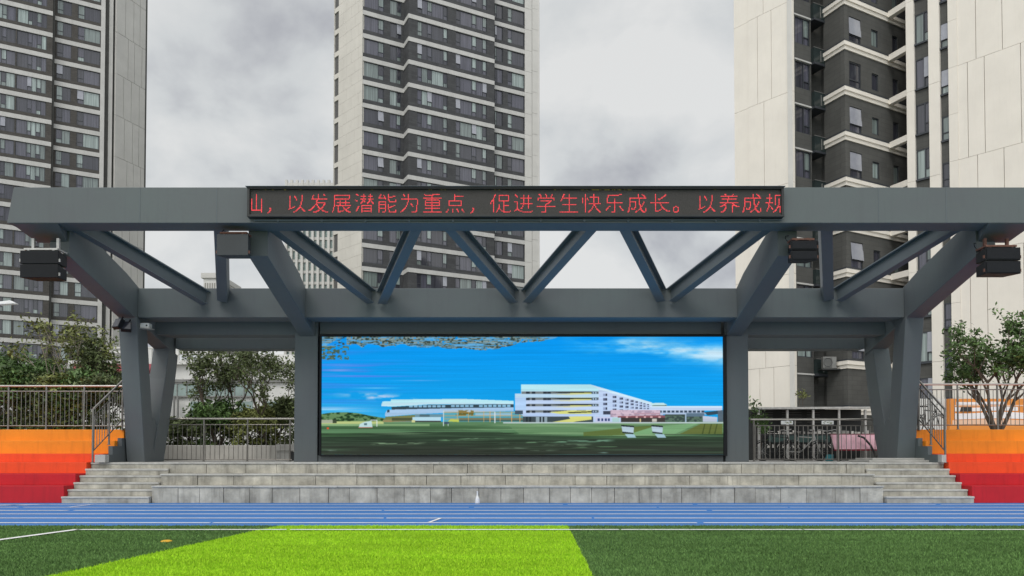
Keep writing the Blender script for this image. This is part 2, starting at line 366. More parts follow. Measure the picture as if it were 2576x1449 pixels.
# ---------------------------------------------------------------- stage platform and stairs
stage = thing('stage_platform', 'long weathered grey concrete stage with three high block steps along its front', 'stage', (XC, 19, 0))
TZ = (.43, .72, 1.01); TD = (19.0, 19.5, 20.0)
for i in range(3):
    z0 = 0 if i == 0 else TZ[i - 1] - .001; xl, xr = -9.05 - .01 * i, 9.33 + .01 * i
    x = xl; bl = MB(); no = MB(); step = .62 if i == 0 else .96
    while x < xr - .02:
        x2 = min(x + step * rnd.uniform(.82, 1.2), xr)
        if xr - x2 < .3: x2 = xr
        dj = rnd.uniform(0, .016)
        g_ = rnd.choice((.003, .005, .008)); bl.box(x + g_, x2 - .004, TD[i] + dj, TD[i] + .52, z0 if i else -.004, TZ[i] - .045)
        x = x2
    x = xl - .015
    while x < xr + .01:
        x2 = min(x + rnd.uniform(1.6, 3.0), xr + .015)
        if xr - x2 < .5: x2 = xr + .015
        no.box(x + .002, x2 - .002, TD[i] - .022 + rnd.uniform(0, .006), TD[i] + .54, TZ[i] - .043 + rnd.uniform(-.003, .003), TZ[i] + rnd.uniform(-.003, .002))
        x = x2
    s_ = bl.build('step', M['concrete'], stage, bevel=.008); no.build('nosing', M['nosing'], s_, bevel=.008)
MB().box(-11.25, 11.75, 20.45, 30, .3, 1.008).build('deck', M['deck'], stage)
def stairs(sgn):
    xo = -11.25 if sgn < 0 else 11.54; xi = -9.07 if sgn < 0 else 9.36
    t = thing('concrete_stairs', ('low' if sgn < 0 else 'low') + ' flight of six worn concrete steps beside the ' + ('left' if sgn < 0 else 'right') + ' red terrace tiers', 'stairs', ((xo + xi) / 2, 18.9, 0), 'stairs at both ends of the stage')
    for k in range(6):
        y = 18.88 + .262 * k; z = .168 * (k + 1); x0, x1 = min(xo, xi), max(xo, xi)
        if k == 5: z = 1.005
        s_ = MB().box(x0, x1, y + .015, 20.46, z - .169 if k else -.004, z - .05).build('step', M['concrete'], t, bevel=.006)
        MB().box(x0 - .01, x1 + .01 * (1 if sgn > 0 else 0), y, y + .30, z - .049, z + rnd.uniform(-.004, .002)).build('nosing', M['nosing'], s_, bevel=.008)
stairs(-1); stairs(1)
# ---------------------------------------------------------------- painted terraces
TT = [.43, .72, 1.01, 1.24, 1.60, 1.93]; TY = [19.0, 19.5, 20.0, 20.45, 21.0, 21.5]
TM = ['red', 'red', 'redorange', 'redorange', 'orange', 'orange']
def terrace(sgn):
    xe = -11.26 if sgn < 0 else 11.56; xu = -11.05 if sgn < 0 else 11.5; far = 34 * sgn
    t = thing('seating_terrace', 'painted concrete seating tiers, red to orange, at the ' + ('left beside the leafy trees' if sgn < 0 else 'right before the orange mural'), 'terrace', (sgn * 18, 19, 0), 'painted terraces flanking the stage')
    for k in range(6):
        x_in = xe if k < 3 else xu
        z0 = -.004 if k == 0 else TT[k - 1] - .002
        x0, x1 = min(x_in, far), max(x_in, far)
        MB().box(x0, x1, TY[k], (21.9 if k < 5 else 23.4), z0, TT[k] - (.0 if k else 0)).build('step', M[TM[k]], t, bevel=.012)
    # stepped grey side wall of the upper stairs
    xa, xb = (xu, xu + .12) if sgn < 0 else (xu - .12, xu)
    prof = [(20.2, 1.0), (20.2, 1.22), (20.67, 1.22), (20.67, 1.45), (21.15, 1.45), (21.15, 1.68), (21.62, 1.68), (21.62, 1.92), (23.5, 1.92), (23.5, 1.0)]
    MB().prism_x(prof, xa, xb).build('side_wall', M['canopy'], t, bevel=.006)
    MB().box(xa - .0, xb + .16 * (1 if sgn < 0 else 0), 20.0, 20.195, 1.006, 1.21).build('end_block', M['deck'], t, bevel=.008)
    return t
terrace(-1); terrace(1)
for sg in (-1, 1):
    pts = [(11.1 * sg if sg < 0 else 11.55, 23.401), (11.6 * sg if sg < 0 else 12.6, 23.401), (29.6 * sg if sg < 0 else 32.2, 60), (60 * sg, 60), (60 * sg, 23.401)]
    tag(MB().prism_z(pts[1:], .3, 1.925).build('upper_ground', M['paving']), kind='structure')
b = MB(); b.box(9.75, 11.45, 20.62, 21.9, 1.01, 1.065); b.box(9.95, 11.45, 20.85, 21.9, 1.066, 1.12)
tag(recenter(b.build('stone_slab', M['deck'], bevel=.01)), 'thin stacked pale slabs on the stage floor beside the right grey stair wall', 'slabs')
tag(MB().box(-10.95, 11.38, 29.9, 60, .2, .99).build('court_paving', M['paving']), kind='structure')

# ---------------------------------------------------------------- railings
def railing(name_label, cat_loc, p0, p1, z0, h, posts, n_bal, second, bottom, ext=0.0, group=None, top_r=.03):
    """straight rail between p0 and p1 (may climb): z0 = base height at both ends"""
    p0, p1 = Vector(p0), Vector(p1)
    t = thing('railing', name_label, 'railing', ((p0.x + p1.x) / 2, (p0.y + p1.y) / 2, min(z0)), group)
    P = lambda f: p0.lerp(p1, f) + Vector((0, 0, z0[0] + (z0[1] - z0[0]) * f))
    up = lambda v: Vector((0, 0, v)); d = (P(1) - P(0)).normalized() * ext
    MB().tube(P(0) + up(h) - d, P(1) + up(h) + d, top_r, 12).build('top_rail', M['stainless'], t, smooth=False)
    MB().tube(P(0) + up(second), P(1) + up(second), .015).build('middle_rail', M['stainless_shaded'], t)
    MB().tube(P(0) + up(bottom), P(1) + up(bottom), .015).build('bottom_rail', M['stainless_shaded'], t)
    for f in posts:
        MB().tube(P(f), P(f) + up(h), .026, 10).lathe(P(f), [(.05, 0), (.05, .012), (.028, .02)], 10).build('post', M['stainless_shaded'], t)
    for i in range(n_bal):
        f = (i + .5) / n_bal
        if min(abs(f - q) for q in posts) * (P(1) - P(0)).length < .045: continue
        MB().tube(P(f) + up(bottom), P(f) + up(second), .0095, 6).build('baluster', M['stainless_shaded'], t)
    return t
G = 'stainless railings around the stage'
railing('long level stainless railing on top of the left orange tier', 0, (-18.0, 21.62, 0), (-11.0, 21.62, 0), (1.93, 1.93), 1.25, [.05, .20, .355, .51, .665, .82], 56, 1.10, .11, group=G)
railing('long level stainless railing on top of the right orange tier', 0, (11.5, 21.62, 0), (18.2, 21.62, 0), (1.93, 1.93), 1.30, [.02, .19, .36, .53, .7, .87], 54, 1.15, .13, group=G)
railing('short sloping stainless stair railing climbing beside the left grey column', 0, (-11.13, 20.05, 0), (-11.08, 21.5, 0), (1.0, 1.93), 1.42, [0.0, .52, .98], 12, 1.22, .30, group=G)
railing('short sloping stainless stair railing climbing beside the right grey column', 0, (11.50, 20.05, 0), (11.58, 21.5, 0), (1.0, 1.93), 1.42, [0.0, .52, .98], 12, 1.22, .30, group=G)
railing('level stainless railing across the left stage bay in front of the planter wall', 0, (UX(407, 22.9), 22.9, 0), (UX(735, 22.9), 22.9, 0), (1.005, 1.005), 1.30, [.01, .325, .66, .985], 28, 1.12, .06, ext=.06, group=G)
railing('level stainless railing across the right stage bay in front of the parked bicycles', 0, (UX(1894, 22.9), 22.9, 0), (UX(2218, 22.9), 22.9, 0), (1.005, 1.005), 1.28, [.005, .325, .66, .985], 27, 1.09, .07, ext=.07, group=G)

# ---------------------------------------------------------------- the grey canopy frame
can = thing('stage_canopy', 'big grey concrete canopy frame cantilevering over the stage with zigzag steel braces', 'canopy', (XC, 21.5, 1.0))
C_ = M['canopy']
ZB0, ZB1 = UZ(561, 17.0), UZ(471, 17.0)
xl0, xl1 = UX(17, 17.0, 561), UX(34, 17.0, 471); xr0, xr1 = 2 * XC - xl0, 2 * XC - xl1
MB().hexa([(xl0, 17.0, ZB0), (xr0, 17.0, ZB0), (xr0, 17.62, ZB0), (xl0, 17.62, ZB0), (xl1, 17.0, ZB1), (xr1, 17.0, ZB1), (xr1, 17.62, ZB1), (xl1, 17.62, ZB1)]).build('front_beam', C_, can, bevel=.012)
AXO, AXI, AW = 10.88, 6.22, .23       # arm centres and half width
for s in (-1, 1):                       # sloping soffit wedges at the beam ends
    a = [XC + s * (11.60), XC + s * 10.55, XC + s * 10.72, XC + s * 11.42]
    zt = ZB0 - .002
    p = [(a[0], 17.02, zt - .01), (a[1], 17.02, zt - .01), (a[2], 17.68, zt - .26), (a[3], 17.68, zt - .26), (a[0], 17.02, zt), (a[1], 17.02, zt), (a[2], 17.68, zt), (a[3], 17.68, zt)]
    if s > 0: p = [p[1], p[0], p[3], p[2], p[5], p[4], p[7], p[6]]
    MB().hexa(p).build('soffit_wedge', C_, can, bevel=.006)
aslope = -.28
def alow(d): return 4.99 + aslope * (d - 20.8) + .0
for s in (-1, 1):
    for c, dend in ((AXO, 23.3), (AXI, 21.96)):
        xm = XC + s * c
        poly = [(17.64, alow(17.64)), (dend, alow(dend)), (dend, alow(dend) + .72), (20.3, alow(20.3) + .98), (17.64, min(alow(17.64) + .98, ZB1 - .1))]
        MB().prism_x(poly, xm - AW + (.004 if c == AXI else 0), xm + AW).build('arm', C_, can, bevel=.012)
sm_ = MB()
for px in (352, 545, 760, 1050, 1400, 1690, 2210, 2380):
    x = UX(px, 17.0, 510); sm_.box(x - .006, x + .006, 16.994, 16.999, ZB0 + .01, ZB1 - .01)
sm_.build('seam', M['steel'], can)
cd = MB().tube((UX(640, 17, 550), 16.965, UZ(555, 17)), (UX(1966, 17, 550), 16.965, UZ(554, 17)), .018, 8)
for px in range(700, 1960, 110): cd.box(UX(px, 17, 550) - .02, UX(px, 17, 550) + .02, 16.95, 16.998, UZ(555, 17) - .03, UZ(555, 17) + .03)
cd.build('conduit', M['steel'], can)
# middle beam between the outer arms
MZ0, MZ1 = UZ(798.5, 20.9), UZ(725, 20.9)
MB().box(XC - AXO + AW + .003, XC + AXO - AW - .003, 20.9, 21.62, MZ0, MZ1).build('middle_beam', C_, can, bevel=.012)
RZ0 = UZ(841.5, 21.95)
MB().box(XC - AXO + AW + .003, XC - AXI - .36, 21.97, 22.62, RZ0, 5.35).build('rear_beam', C_, can, bevel=.01)
MB().box(XC + AXI + .36, XC + AXO - AW - .003, 21.97, 22.62, RZ0, 5.35).build('rear_beam', C_, can, bevel=.01)
MB().box(XC - AXI + .357, XC + AXI - .357, 21.99, 22.6, UZ(841, 22), 5.35).build('header', C_, can, bevel=.01)
BZ0 = UZ(877, 23.1)
for s in (-1, 1):
    a, c = XC + s * (AXO - .30), XC + s * (AXI + .35)
    MB().box(min(a, c), max(a, c), 23.12, 23.7, BZ0, BZ0 + .85).build('back_beam', C_, can, bevel=.01)
    # V shaped outer supports: front leg and rear leg
    xm = XC + s * (AXO); hw = .255
    fl_ = [(20.78, alow(20.78) + .03), (21.40, alow(21.4) + .03), (21.95, 1.0), (21.35, 1.0)]
    MB().prism_x(fl_, xm - hw, xm + hw).build('front_leg', C_, can, bevel=.02)
    hw2 = .25
    rl = [(22.83, alow(22.83) + .02), (23.45, alow(23.45) + .05), (23.15, 3.0), (22.55, 1.0), (21.85, 1.0), (22.35, 2.7), (22.6, 3.5)]
    xr_ = xm + (.06 if s > 0 else 0)
    MB().prism_x(rl, xr_ - hw2, xr_ + hw2 - .01).build('rear_leg', C_, can, bevel=.02)
    MB().prism_x([(21.7, 1.0), (22.25, 1.0), (22.2, 2.0), (21.95, 2.3), (21.75, 2.0)], xm - .2, xm + .2).build('leg_web', C_, can, bevel=.02)
    xi = XC + s * (AXI + .03) + (.05 if s > 0 else 0)
    MB().box(xi - .34, xi + .34, 21.96, 22.66, 1.004, 5.34).build('column', C_, can, bevel=.015)
MB().box(XC - AXI + .31, XC + AXI - .31, 22.02, 22.5, 1.003, 1.19).build('plinth', C_, can, bevel=.01)
MB().box(XC - AXI + .30, XC + AXI - .30, 22.3, 22.55, 1.19, RZ0 + .02).build('back_wall', C_, can)
# I-section diagonal braces, from the front beam down to the middle beam
def ibeam(x0, y0, x1, y1, dtop=18.1, dbot=20.86):
    p, q = U(x0, y0, dtop), U(x1, y1, dbot)
    q2 = q + (q - p).normalized() * .04; p2 = p - (q - p) * ((p.y - 17.60) / (q.y - p.y))
    d = (q2 - p2).normalized(); side = d.cross(Vector((0, 0, 1))).normalized(); up = side.cross(d).normalized()
    m_ = MB(); h, wf, tf = .36, .25, .03
    m_.bar(p2 + up * (h / 2), q2 + up * (h / 2), wf, tf, up); m_.bar(p2 - up * (h / 2), q2 - up * (h / 2), wf, tf, up)
    m_.bar(p2, q2, .035, h - tf - .004, up)
    return m_
for a in ((721, 584, 932, 745), (1034, 586, 961, 747), (1156, 586, 1292, 744), (1464, 586, 1325, 744), (1584, 583, 1663, 741), (1899, 582, 1691, 741),
          (234, 584, 515, 748), (2375, 578, 2110, 740)):
    ibeam(*a).build('diagonal_brace', M['steel'], can)
for a in ((557, 582, 562, 745), (2076, 580, 2081, 742)):
    p, q = U(a[0], a[1], 18.1), U(a[2], a[3], 20.88); p = p - (q - p) * ((p.y - 17.60) / (q.y - p.y))
    MB().bar(p, q, .27, .36, (0, .5, .8)).build('strut', M['steel'], can, bevel=.01)

# ---------------------------------------------------------------- the red LED text sign on the front beam
def dot_glyph(ch, n=24, sub=8):
    """dot pattern of a character: fill its outline, thin it to one stroke, keep one dot per cell"""
    cu = bpy.data.curves.new('text', 'FONT'); cu.body = ch; cu.size = 1; cu.resolution_u = 5
    o = bpy.data.objects.new('text', cu); col.objects.link(o)
    me_ = o.evaluated_get(bpy.context.evaluated_depsgraph_get()).to_mesh(); me_.calc_loop_triangles()
    v = np.array([list(a.co)[:2] for a in me_.vertices]); r_ = n * sub
    xs = -.02 + (np.arange(r_) + .5) / r_ * 1.04; ys = -.14 + (np.arange(r_) + .5) / r_ * 1.04
    X, Y = np.meshgrid(xs, ys); im = np.zeros((r_, r_), bool)
    for t in me_.loop_triangles:
        a, b, c = [v[i] for i in t.vertices]
        e = lambda p, q: (q[0] - p[0]) * (Y - p[1]) - (q[1] - p[1]) * (X - p[0])
        e1, e2, e3 = e(a, b), e(b, c), e(c, a)
        im |= ((e1 >= 0) & (e2 >= 0) & (e3 >= 0)) | ((e1 <= 0) & (e2 <= 0) & (e3 <= 0))
    bpy.data.objects.remove(o); bpy.data.curves.remove(cu)
    I = im.astype(np.uint8); moved = True
    while moved:
        moved = False
        for st in (0, 1):
            P = np.pad(I, 1)
            nb = [P[:-2, 1:-1], P[:-2, 2:], P[1:-1, 2:], P[2:, 2:], P[2:, 1:-1], P[2:, :-2], P[1:-1, :-2], P[:-2, :-2]]
            cnt = sum(nb); tr = sum(((nb[i] == 0) & (nb[(i + 1) % 8] == 1)).astype(int) for i in range(8))
            if st == 0: k = (nb[0] * nb[2] * nb[4] == 0) & (nb[2] * nb[4] * nb[6] == 0)
            else: k = (nb[0] * nb[2] * nb[6] == 0) & (nb[0] * nb[4] * nb[6] == 0)
            d = (I == 1) & (cnt >= 2) & (cnt <= 6) & (tr == 1) & k
            if d.any(): I[d] = 0; moved = True
    g = I.reshape(n, sub, n, sub).sum((1, 3)) >= 3
    return g[::-1]
GL = {ch: dot_glyph(ch) for ch in '山，以发展潜能为重点促进学生快乐成长。养规'}
sgx0, sgx1 = UX(627, 16.9, 510), UX(1967, 16.9, 510); sz0, sz1 = UZ(546, 16.9), UZ(473, 16.9)
sign = thing('text_display', 'long black scrolling display with red dotted Chinese lettering on the front beam', 'led sign', ((sgx0 + sgx1) / 2, 16.95, sz0))
fr = MB()
fr.box(sgx0 - .03, sgx1 + .03, 16.84, 16.998, sz1 - .035, sz1 + .006); fr.box(sgx0 - .03, sgx1 + .03, 16.84, 16.998, sz0 - .008, sz0 + .04)
fr.box(sgx0 - .028, sgx0 + .025, 16.842, 16.998, sz0 + .041, sz1 - .036); fr.box(sgx1 - .025, sgx1 + .028, 16.842, 16.998, sz0 + .041, sz1 - .036)
fr.build('frame', M['dark_metal'], sign, bevel=.004)
M['matrix'] = mat('unlit_led_matrix', (.045, .042, .040), .6, .3, 70, bump=.6, bscale=110)
MB().box(sgx0 + .02, sgx1 - .02, 16.895, 16.99, sz0 + .04, sz1 - .03).build('matrix', M['matrix'], sign)
rain = MB().box(sgx0 - .06, sgx1 + .05, 16.80, 16.999, sz1 + .008, sz1 + .016); rain.build('rain_cover', M['steel'], sign)
dots = MB(); pitch = 2.36 * 16.9 / F; q = pitch * .34; YD = 16.889
zc = UZ(511.5, 16.9)
def glyph(ch, xpix, sx=1.0, clip=None):
    bits = GL[ch]; x0 = UX(xpix, 16.9, 511)
    for r_ in range(24):
        for c in range(24):
            if bits[r_][c]:
                x = x0 + (c - 11.5) * pitch * sx; z = zc + (11.5 - r_) * pitch
                if x < sgx0 + .028 or x > sgx1 - .035: continue
                k = q * rnd.uniform(.85, 1.25)
                dots.box(x - k, x + k, YD, YD + .006, z - k, z + k)
glyph('山', 646, .62); glyph('，', 692)
xp = 745
for ch in '以发展潜能为重点，促进学生快乐成长。': glyph(ch, xp); xp += 57.15
glyph('以', 1776); glyph('养', 1834); glyph('成', 1891); glyph('规', 1949)
dots.build('lettering', M['led_red'], sign)
yd = MB()
for i in range(60):
    x = rnd.uniform(sgx0 + .3, sgx1 - .3) if i < 20 else rnd.uniform(UX(1460, 16.9), UX(1590, 16.9))
    z = sz1 - .045; yd.box(x - .006, x + .006, YD, YD + .006, z - .006, z + .006)
yd.build('stray_pixels', M['led_yel'], sign)

# ---------------------------------------------------------------- the big video screen
def paint():
    W, H = 760, 224
    S = 2
    W2, H2 = W * S, H * S
    A = np.zeros((H2, W2, 3))
    xx, yy = np.meshgrid((np.arange(W2) + .5) / W2 * 2455 + 40, (np.arange(H2) + .5) / H2 * 722 + 38)
    r = np.random.default_rng(3)
    def noise(nx, ny):
        g = r.random((ny + 1, nx + 1)); u = (xx - 40) / 2455 * nx; v = (yy - 38) / 722 * ny
        i, j = np.minimum(u.astype(int), nx - 1), np.minimum(v.astype(int), ny - 1); fu, fv = u - i, v - j
        fu = fu * fu * (3 - 2 * fu); fv = fv * fv * (3 - 2 * fv)
        return (g[j, i] * (1 - fu) + g[j, i + 1] * fu) * (1 - fv) + (g[j + 1, i] * (1 - fu) + g[j + 1, i + 1] * fu) * fv
    def fb(nx, ny, o=4): return sum(noise(nx * 2 ** k, ny * 2 ** k) / 2 ** k for k in range(o)) / sum(.5 ** k for k in range(o))
    def mix(c, a):
        a = np.clip(a, 0, 1)[..., None]; A[:] = A * (1 - a) + np.array(c) / 255. * a
    def inside(P):
        m_ = np.zeros(xx.shape, bool); n = len(P)
        ymin, ymax = min(p[1] for p in P), max(p[1] for p in P)
        rows = np.nonzero((yy[:, 0] >= ymin) & (yy[:, 0] <= ymax))[0]
        if len(rows) == 0: return m_
        sl = slice(rows[0], rows[-1] + 1); X, Y = xx[sl], yy[sl]; mm = np.zeros(X.shape, bool)
        for i in range(n):
            (x1, y1), (x2, y2) = P[i], P[(i + 1) % n]
            if y1 == y2: continue
            c = ((y1 > Y) != (y2 > Y)) & (X < (x2 - x1) * (Y - y1) / (y2 - y1) + x1); mm ^= c
        m_[sl] = mm; return m_
    def poly(P, c, a=1.0):
        m_ = inside(P); A[m_] = A[m_] * (1 - a) + np.array(c) / 255. * a
    def rect(x0, y0, x1, y1, c, a=1.0): poly([(x0, y0), (x1, y0), (x1, y1), (x0, y1)], c, a)
    # sky
    t = np.clip((yy - 38) / 520, 0, 1)[..., None]
    A[:] = (np.array((3, 152, 248)) * (1 - t) + np.array((20, 168, 240)) * t) / 255.
    mix((120, 205, 250), np.clip((yy - 420) / 160, 0, 1) * np.clip((700 - xx) / 600, 0, 1) * .9)
    st = fb(5, 60, 3)
    mix((105, 125, 240), np.clip((st - .5) * 5, 0, 1) * np.exp(-((xx - 280) / 300) ** 2 - ((yy - 255) / 60) ** 2) * .9)
    mix((190, 185, 240), np.clip((st - .55) * 5, 0, 1) * np.exp(-((xx - 150) / 90) ** 2 - ((yy - 245) / 30) ** 2))
    mix((60, 140, 240), np.clip((st - .5) * 4, 0, 1) * np.clip((700 - xx) / 600, 0, 1) * .6)
    cl = fb(9, 9, 5)
    mix((150, 220, 255), np.clip((cl - .36) * 3.2, 0, 1) * np.exp(-((yy - (60 + (xx - 1600) * .11)) / 62) ** 2) * np.clip((xx - 1480) / 260, 0, 1))
    mix((205, 235, 252), np.clip((cl - .47) * 5, 0, 1) * np.exp(-((yy - (75 + (xx - 1700) * .09)) / 42) ** 2) * np.clip((xx - 1560) / 260, 0, 1))
    mix((176, 206, 244), np.clip((fb(24, 22, 4) - .42) * 5, 0, 1) * np.exp(-((xx - 370) / 190) ** 2 - ((yy - 405 - (xx - 370) * .06) / 20) ** 2) * 1.2)
    mix((170, 225, 255), np.clip((st - .4) * 4, 0, 1) * np.exp(-((yy - 490) / 22) ** 2) * np.clip((420 - xx) / 300, 0, 1))
    mix((150, 205, 245), np.exp(-((yy - 352) / 3) ** 2) * np.clip(1 - abs(xx - 370) / 170, 0, 1) * .8)
    mix((110, 175, 250), np.exp(-((yy - 306) / 3) ** 2) * np.clip(1 - abs(xx - 640) / 200, 0, 1) * .8)
    # leaves hanging in from the top
    fo = fb(190, 80, 2); fo2 = fb(120, 110, 2); edge = np.interp(xx, [40, 180, 420, 640, 900, 1080, 1250, 1480], [102, 80, 94, 96, 122, 124, 82, 42]) + (fb(30, 6, 3) - .5) * 60
    lm = (yy < edge) & (xx < 1500) & (fo > .24) & (fo2 > .2)
    lm &= ~((yy < 92) & (yy > 92 - (xx - 60) * .5) & (xx > 70) & (xx < 190) & (fo < .6))
    hs = fb(26, 150, 2); A[lm] = np.array((88, 112, 108)) / 255.
    A[lm & (hs > .54)] = np.array((138, 158, 158)) / 255.; A[lm & (fo > .58)] = np.array((56, 68, 60)) / 255.; A[lm & (hs < .40)] = np.array((96, 170, 220)) / 255.
    lm = (xx < 205) & (yy > 95) & (yy < 180) & (fo > .5 + (xx - 40) / 1400); A[lm] = np.array((70, 96, 84)) / 255.; A[lm & (fo2 > .55)] = np.array((104, 126, 100)) / 255.
    # hill and ground
    hill = np.interp(xx, [35, 100, 190, 260, 330, 420, 470], [512, 502, 500, 505, 520, 535, 545])
    hm = (yy > hill) & (yy < 560) & (xx < 470); hn = fb(120, 60, 2)
    A[hm] = (np.array((58, 92, 52)) / 255.); A[hm & (hn > .52)] = np.array((104, 140, 92)) / 255.; A[hm & (hn < .35)] = np.array((32, 56, 34)) / 255.
    gm = yy > 558; g1 = fb(5, 60, 4); A[gm] = np.array((92, 132, 92)) / 255.
    mix((60, 92, 58), gm * np.clip((fb(3, 90, 3) - .46) * 6, 0, 1) * np.clip((yy - 560) / 40, 0, 1)); mix((140, 176, 130), gm * np.clip((.45 - g1) * 5, 0, 1))
    rect(40, 556, 420, 572, (188, 200, 130)); rect(40, 572, 700, 584, (150, 186, 130), .7)
    sh = np.interp(xx, [40, 500, 900, 1060, 1250, 1500, 1650, 1850, 2150, 2500], [628, 618, 606, 612, 634, 634, 640, 640, 634, 630])
    sg_ = fb(4, 120, 3); mix((44, 60, 44), gm * np.clip((yy - sh + (sg_ - .5) * 60) / 22, 0, 1)); mix((54, 54, 48), np.clip((yy - 655) / 70, 0, 1) * .7)
    mix((74, 100, 74), (yy > sh) * np.clip((sg_ - .52) * 7, 0, 1) * .55); mix((34, 42, 32), (yy > sh) * np.clip((.45 - fb(7, 140, 3)) * 7, 0, 1) * .6)
    for (x0, x1, y, h, c) in ((330, 690, 690, 6, (170, 205, 160)), (40, 140, 735, 6, (170, 190, 180)), (740, 1180, 668, 5, (120, 165, 120)), (1060, 1560, 684, 4, (120, 160, 120)), (870, 1060, 660, 4, (150, 185, 150)),
                              (1440, 1840, 676, 8, (130, 180, 150)), (1380, 1700, 700, 7, (120, 150, 120)), (1080, 1320, 720, 5, (110, 130, 110)), (1720, 1900, 745, 6, (150, 200, 190)), (1180, 1500, 735, 4, (90, 110, 90)), (1560, 1900, 712, 4, (100, 140, 100))):
        n_ = fb(70, 70, 2); mix(c, np.exp(-((yy - y - (xx - (x0 + x1) / 2) * -.02) / h) ** 2) * np.clip(np.minimum(xx - x0, x1 - xx) / 60, 0, 1) * np.clip((fb(40, 160, 2) - .45) * 7, 0, 1) * .75)
    poly([(1160, 565), (2500, 565), (2500, 630), (1500, 638), (1250, 632)], (112, 150, 104), .55)
    poly([(1900, 600), (2350, 566), (2200, 632), (1850, 640)], (128, 176, 124), .8); poly([(1640, 622), (1960, 588), (2100, 578), (1900, 640), (1640, 645)], (92, 104, 44), .75)
    poly([(2230, 632), (2360, 570), (2490, 572), (2490, 632)], (100, 108, 52), .9)
    for x in (2380, 2420, 2455): poly([(x, 572), (x + 6, 572), (x - 8, 632), (x - 16, 632)], (60, 72, 36), .8)
    # left long building
    wht = (190, 240, 250); shd = (170, 205, 240); dk = (52, 72, 84)
    poly([(405, 462), (412, 434), (462, 432), (464, 422), (900, 418), (1215, 430), (1215, 462), (1100, 448), (700, 452), (470, 466)], wht)
    poly([(405, 464), (405, 446), (700, 438), (1215, 444), (1215, 452), (700, 452)], (205, 235, 252), .7)
    poly([(465, 468), (700, 454), (1215, 450), (1215, 470), (900, 474), (470, 484)], dk)
    for k in range(22):
        x = 575 + k * 28.5
        if k not in (8, 14): rect(x, 458 - k * .2, x + 22, 470 - k * .1, (150, 205, 238), .9)
    poly([(440, 486), (470, 484), (900, 474), (1215, 470), (1215, 492), (900, 500), (620, 512), (440, 526), (428, 524), (428, 508)], shd)
    poly([(440, 486), (455, 484), (455, 500), (440, 502)], dk)
    rect(610, 512, 790, 530, (112, 150, 165)); rect(640, 514, 700, 528, (84, 110, 120))
    poly([(430, 528), (610, 516), (610, 552), (430, 560)], (122, 128, 78)); rect(470, 534, 600, 550, (78, 84, 58)); rect(415, 546, 470, 560, (150, 140, 96)); rect(430, 553, 600, 559, (160, 130, 90), .7)
    rect(596, 530, 770, 552, (190, 228, 245)); rect(600, 552, 770, 560, (60, 62, 56)); rect(590, 548, 612, 562, (216, 214, 150))
    rect(785, 496, 1270, 558, (150, 170, 140), .55); bn = fb(160, 60, 2); mk = (xx > 860) & (xx < 970) & (yy > 486) & (yy < 520) & (bn > .48); A[mk] = np.array((112, 104, 52)) / 255.
    rect(880, 535, 1270, 556, (70, 84, 70), .8); rect(980, 505, 1200, 520, (180, 205, 225), .7)
    for y in (498, 520, 540): rect(790, y, 1270, y + 3, (222, 170, 96), .9)
    for x in (868, 936, 1030, 1068, 1130, 1200, 1250): rect(x, 494, x + 4, 560, (224, 176, 110), .95)
    rect(783, 490, 788, 585, (215, 228, 232)); rect(1096, 498, 1102, 566, (225, 235, 238)); rect(783, 488, 1000, 491, (200, 200, 190), .8)
    rect(788, 560, 820, 572, (60, 76, 100)); rect(784, 572, 788, 585, (220, 235, 240)); rect(812, 570, 816, 585, (220, 235, 240)); poly([(812, 556), (830, 542), (880, 545), (880, 560)], (196, 206, 90))
    # main building
    poly([(1260, 332), (1682, 330), (2050, 442), (2100, 460), (2150, 560), (1270, 560), (1270, 520), (1222, 488), (1222, 386), (1260, 386)], (196, 216, 248))
    poly([(1260, 330), (1685, 330), (1735, 348), (1735, 372), (1260, 372)], wht); poly([(1685, 330), (2060, 440), (2060, 456), (1735, 360)], (214, 240, 255))
    poly([(1222, 386), (1735, 384), (1735, 410), (1222, 410)], (196, 228, 252)); rect(1222, 410, 1290, 486, (182, 214, 252))
    for y in (373, 411, 449, 488): 
        poly([(1262 if y == 373 else 1300, y), (1735, y), (1735, y + 14), (1262 if y == 373 else 1310, y + 14)], (120, 128, 130)); rect(1560, y, 1690, y + 14, (214, 216, 120), .8)
        for x in (1290, 1325, 1395, 1420): rect(x, y + 1, x + 22, y + 15, (46, 52, 60))
        poly([(1430, y + 1), (1735, y), (1690, y + 7), (1500, y + 9)], (40, 44, 40)); rect(1690, y + 1, 1728, y + 15, (70, 86, 104)); rect(1698, y + 3, 1706, y + 13, (180, 205, 220)); rect(1714, y + 3, 1722, y + 13, (180, 205, 220))
    for y in (388, 426, 464): poly([(1440, y + 4), (1600, y - 4), (1700, y), (1560, y + 8)], (230, 226, 150), .6)
    poly([(1430, 500), (1540, 490), (1690, 488), (1690, 524), (1560, 520)], (224, 226, 128)); poly([(1540, 500), (1690, 494), (1690, 500), (1560, 506)], (44, 46, 30))
    rect(1270, 526, 1700, 560, (64, 76, 80)); poly([(1450, 560), (1560, 540), (1550, 526), (1690, 524), (1690, 545), (1600, 556), (1580, 560)], (226, 226, 130)); rect(1350, 528, 1420, 560, (150, 170, 180)); 
    for x in (1372, 1392, 1290, 1310): rect(x, 528, x + 10, 560, (36, 44, 50))
    rect(1222, 490, 1270, 512, (66, 82, 98)); rect(1270, 510, 1710, 524, (188, 212, 250)); rect(1715, 530, 1806, 560, (206, 210, 240))
    for x in (1728, 1750, 1772, 1790): rect(x, 538, x + 12, 554, (52, 70, 120))
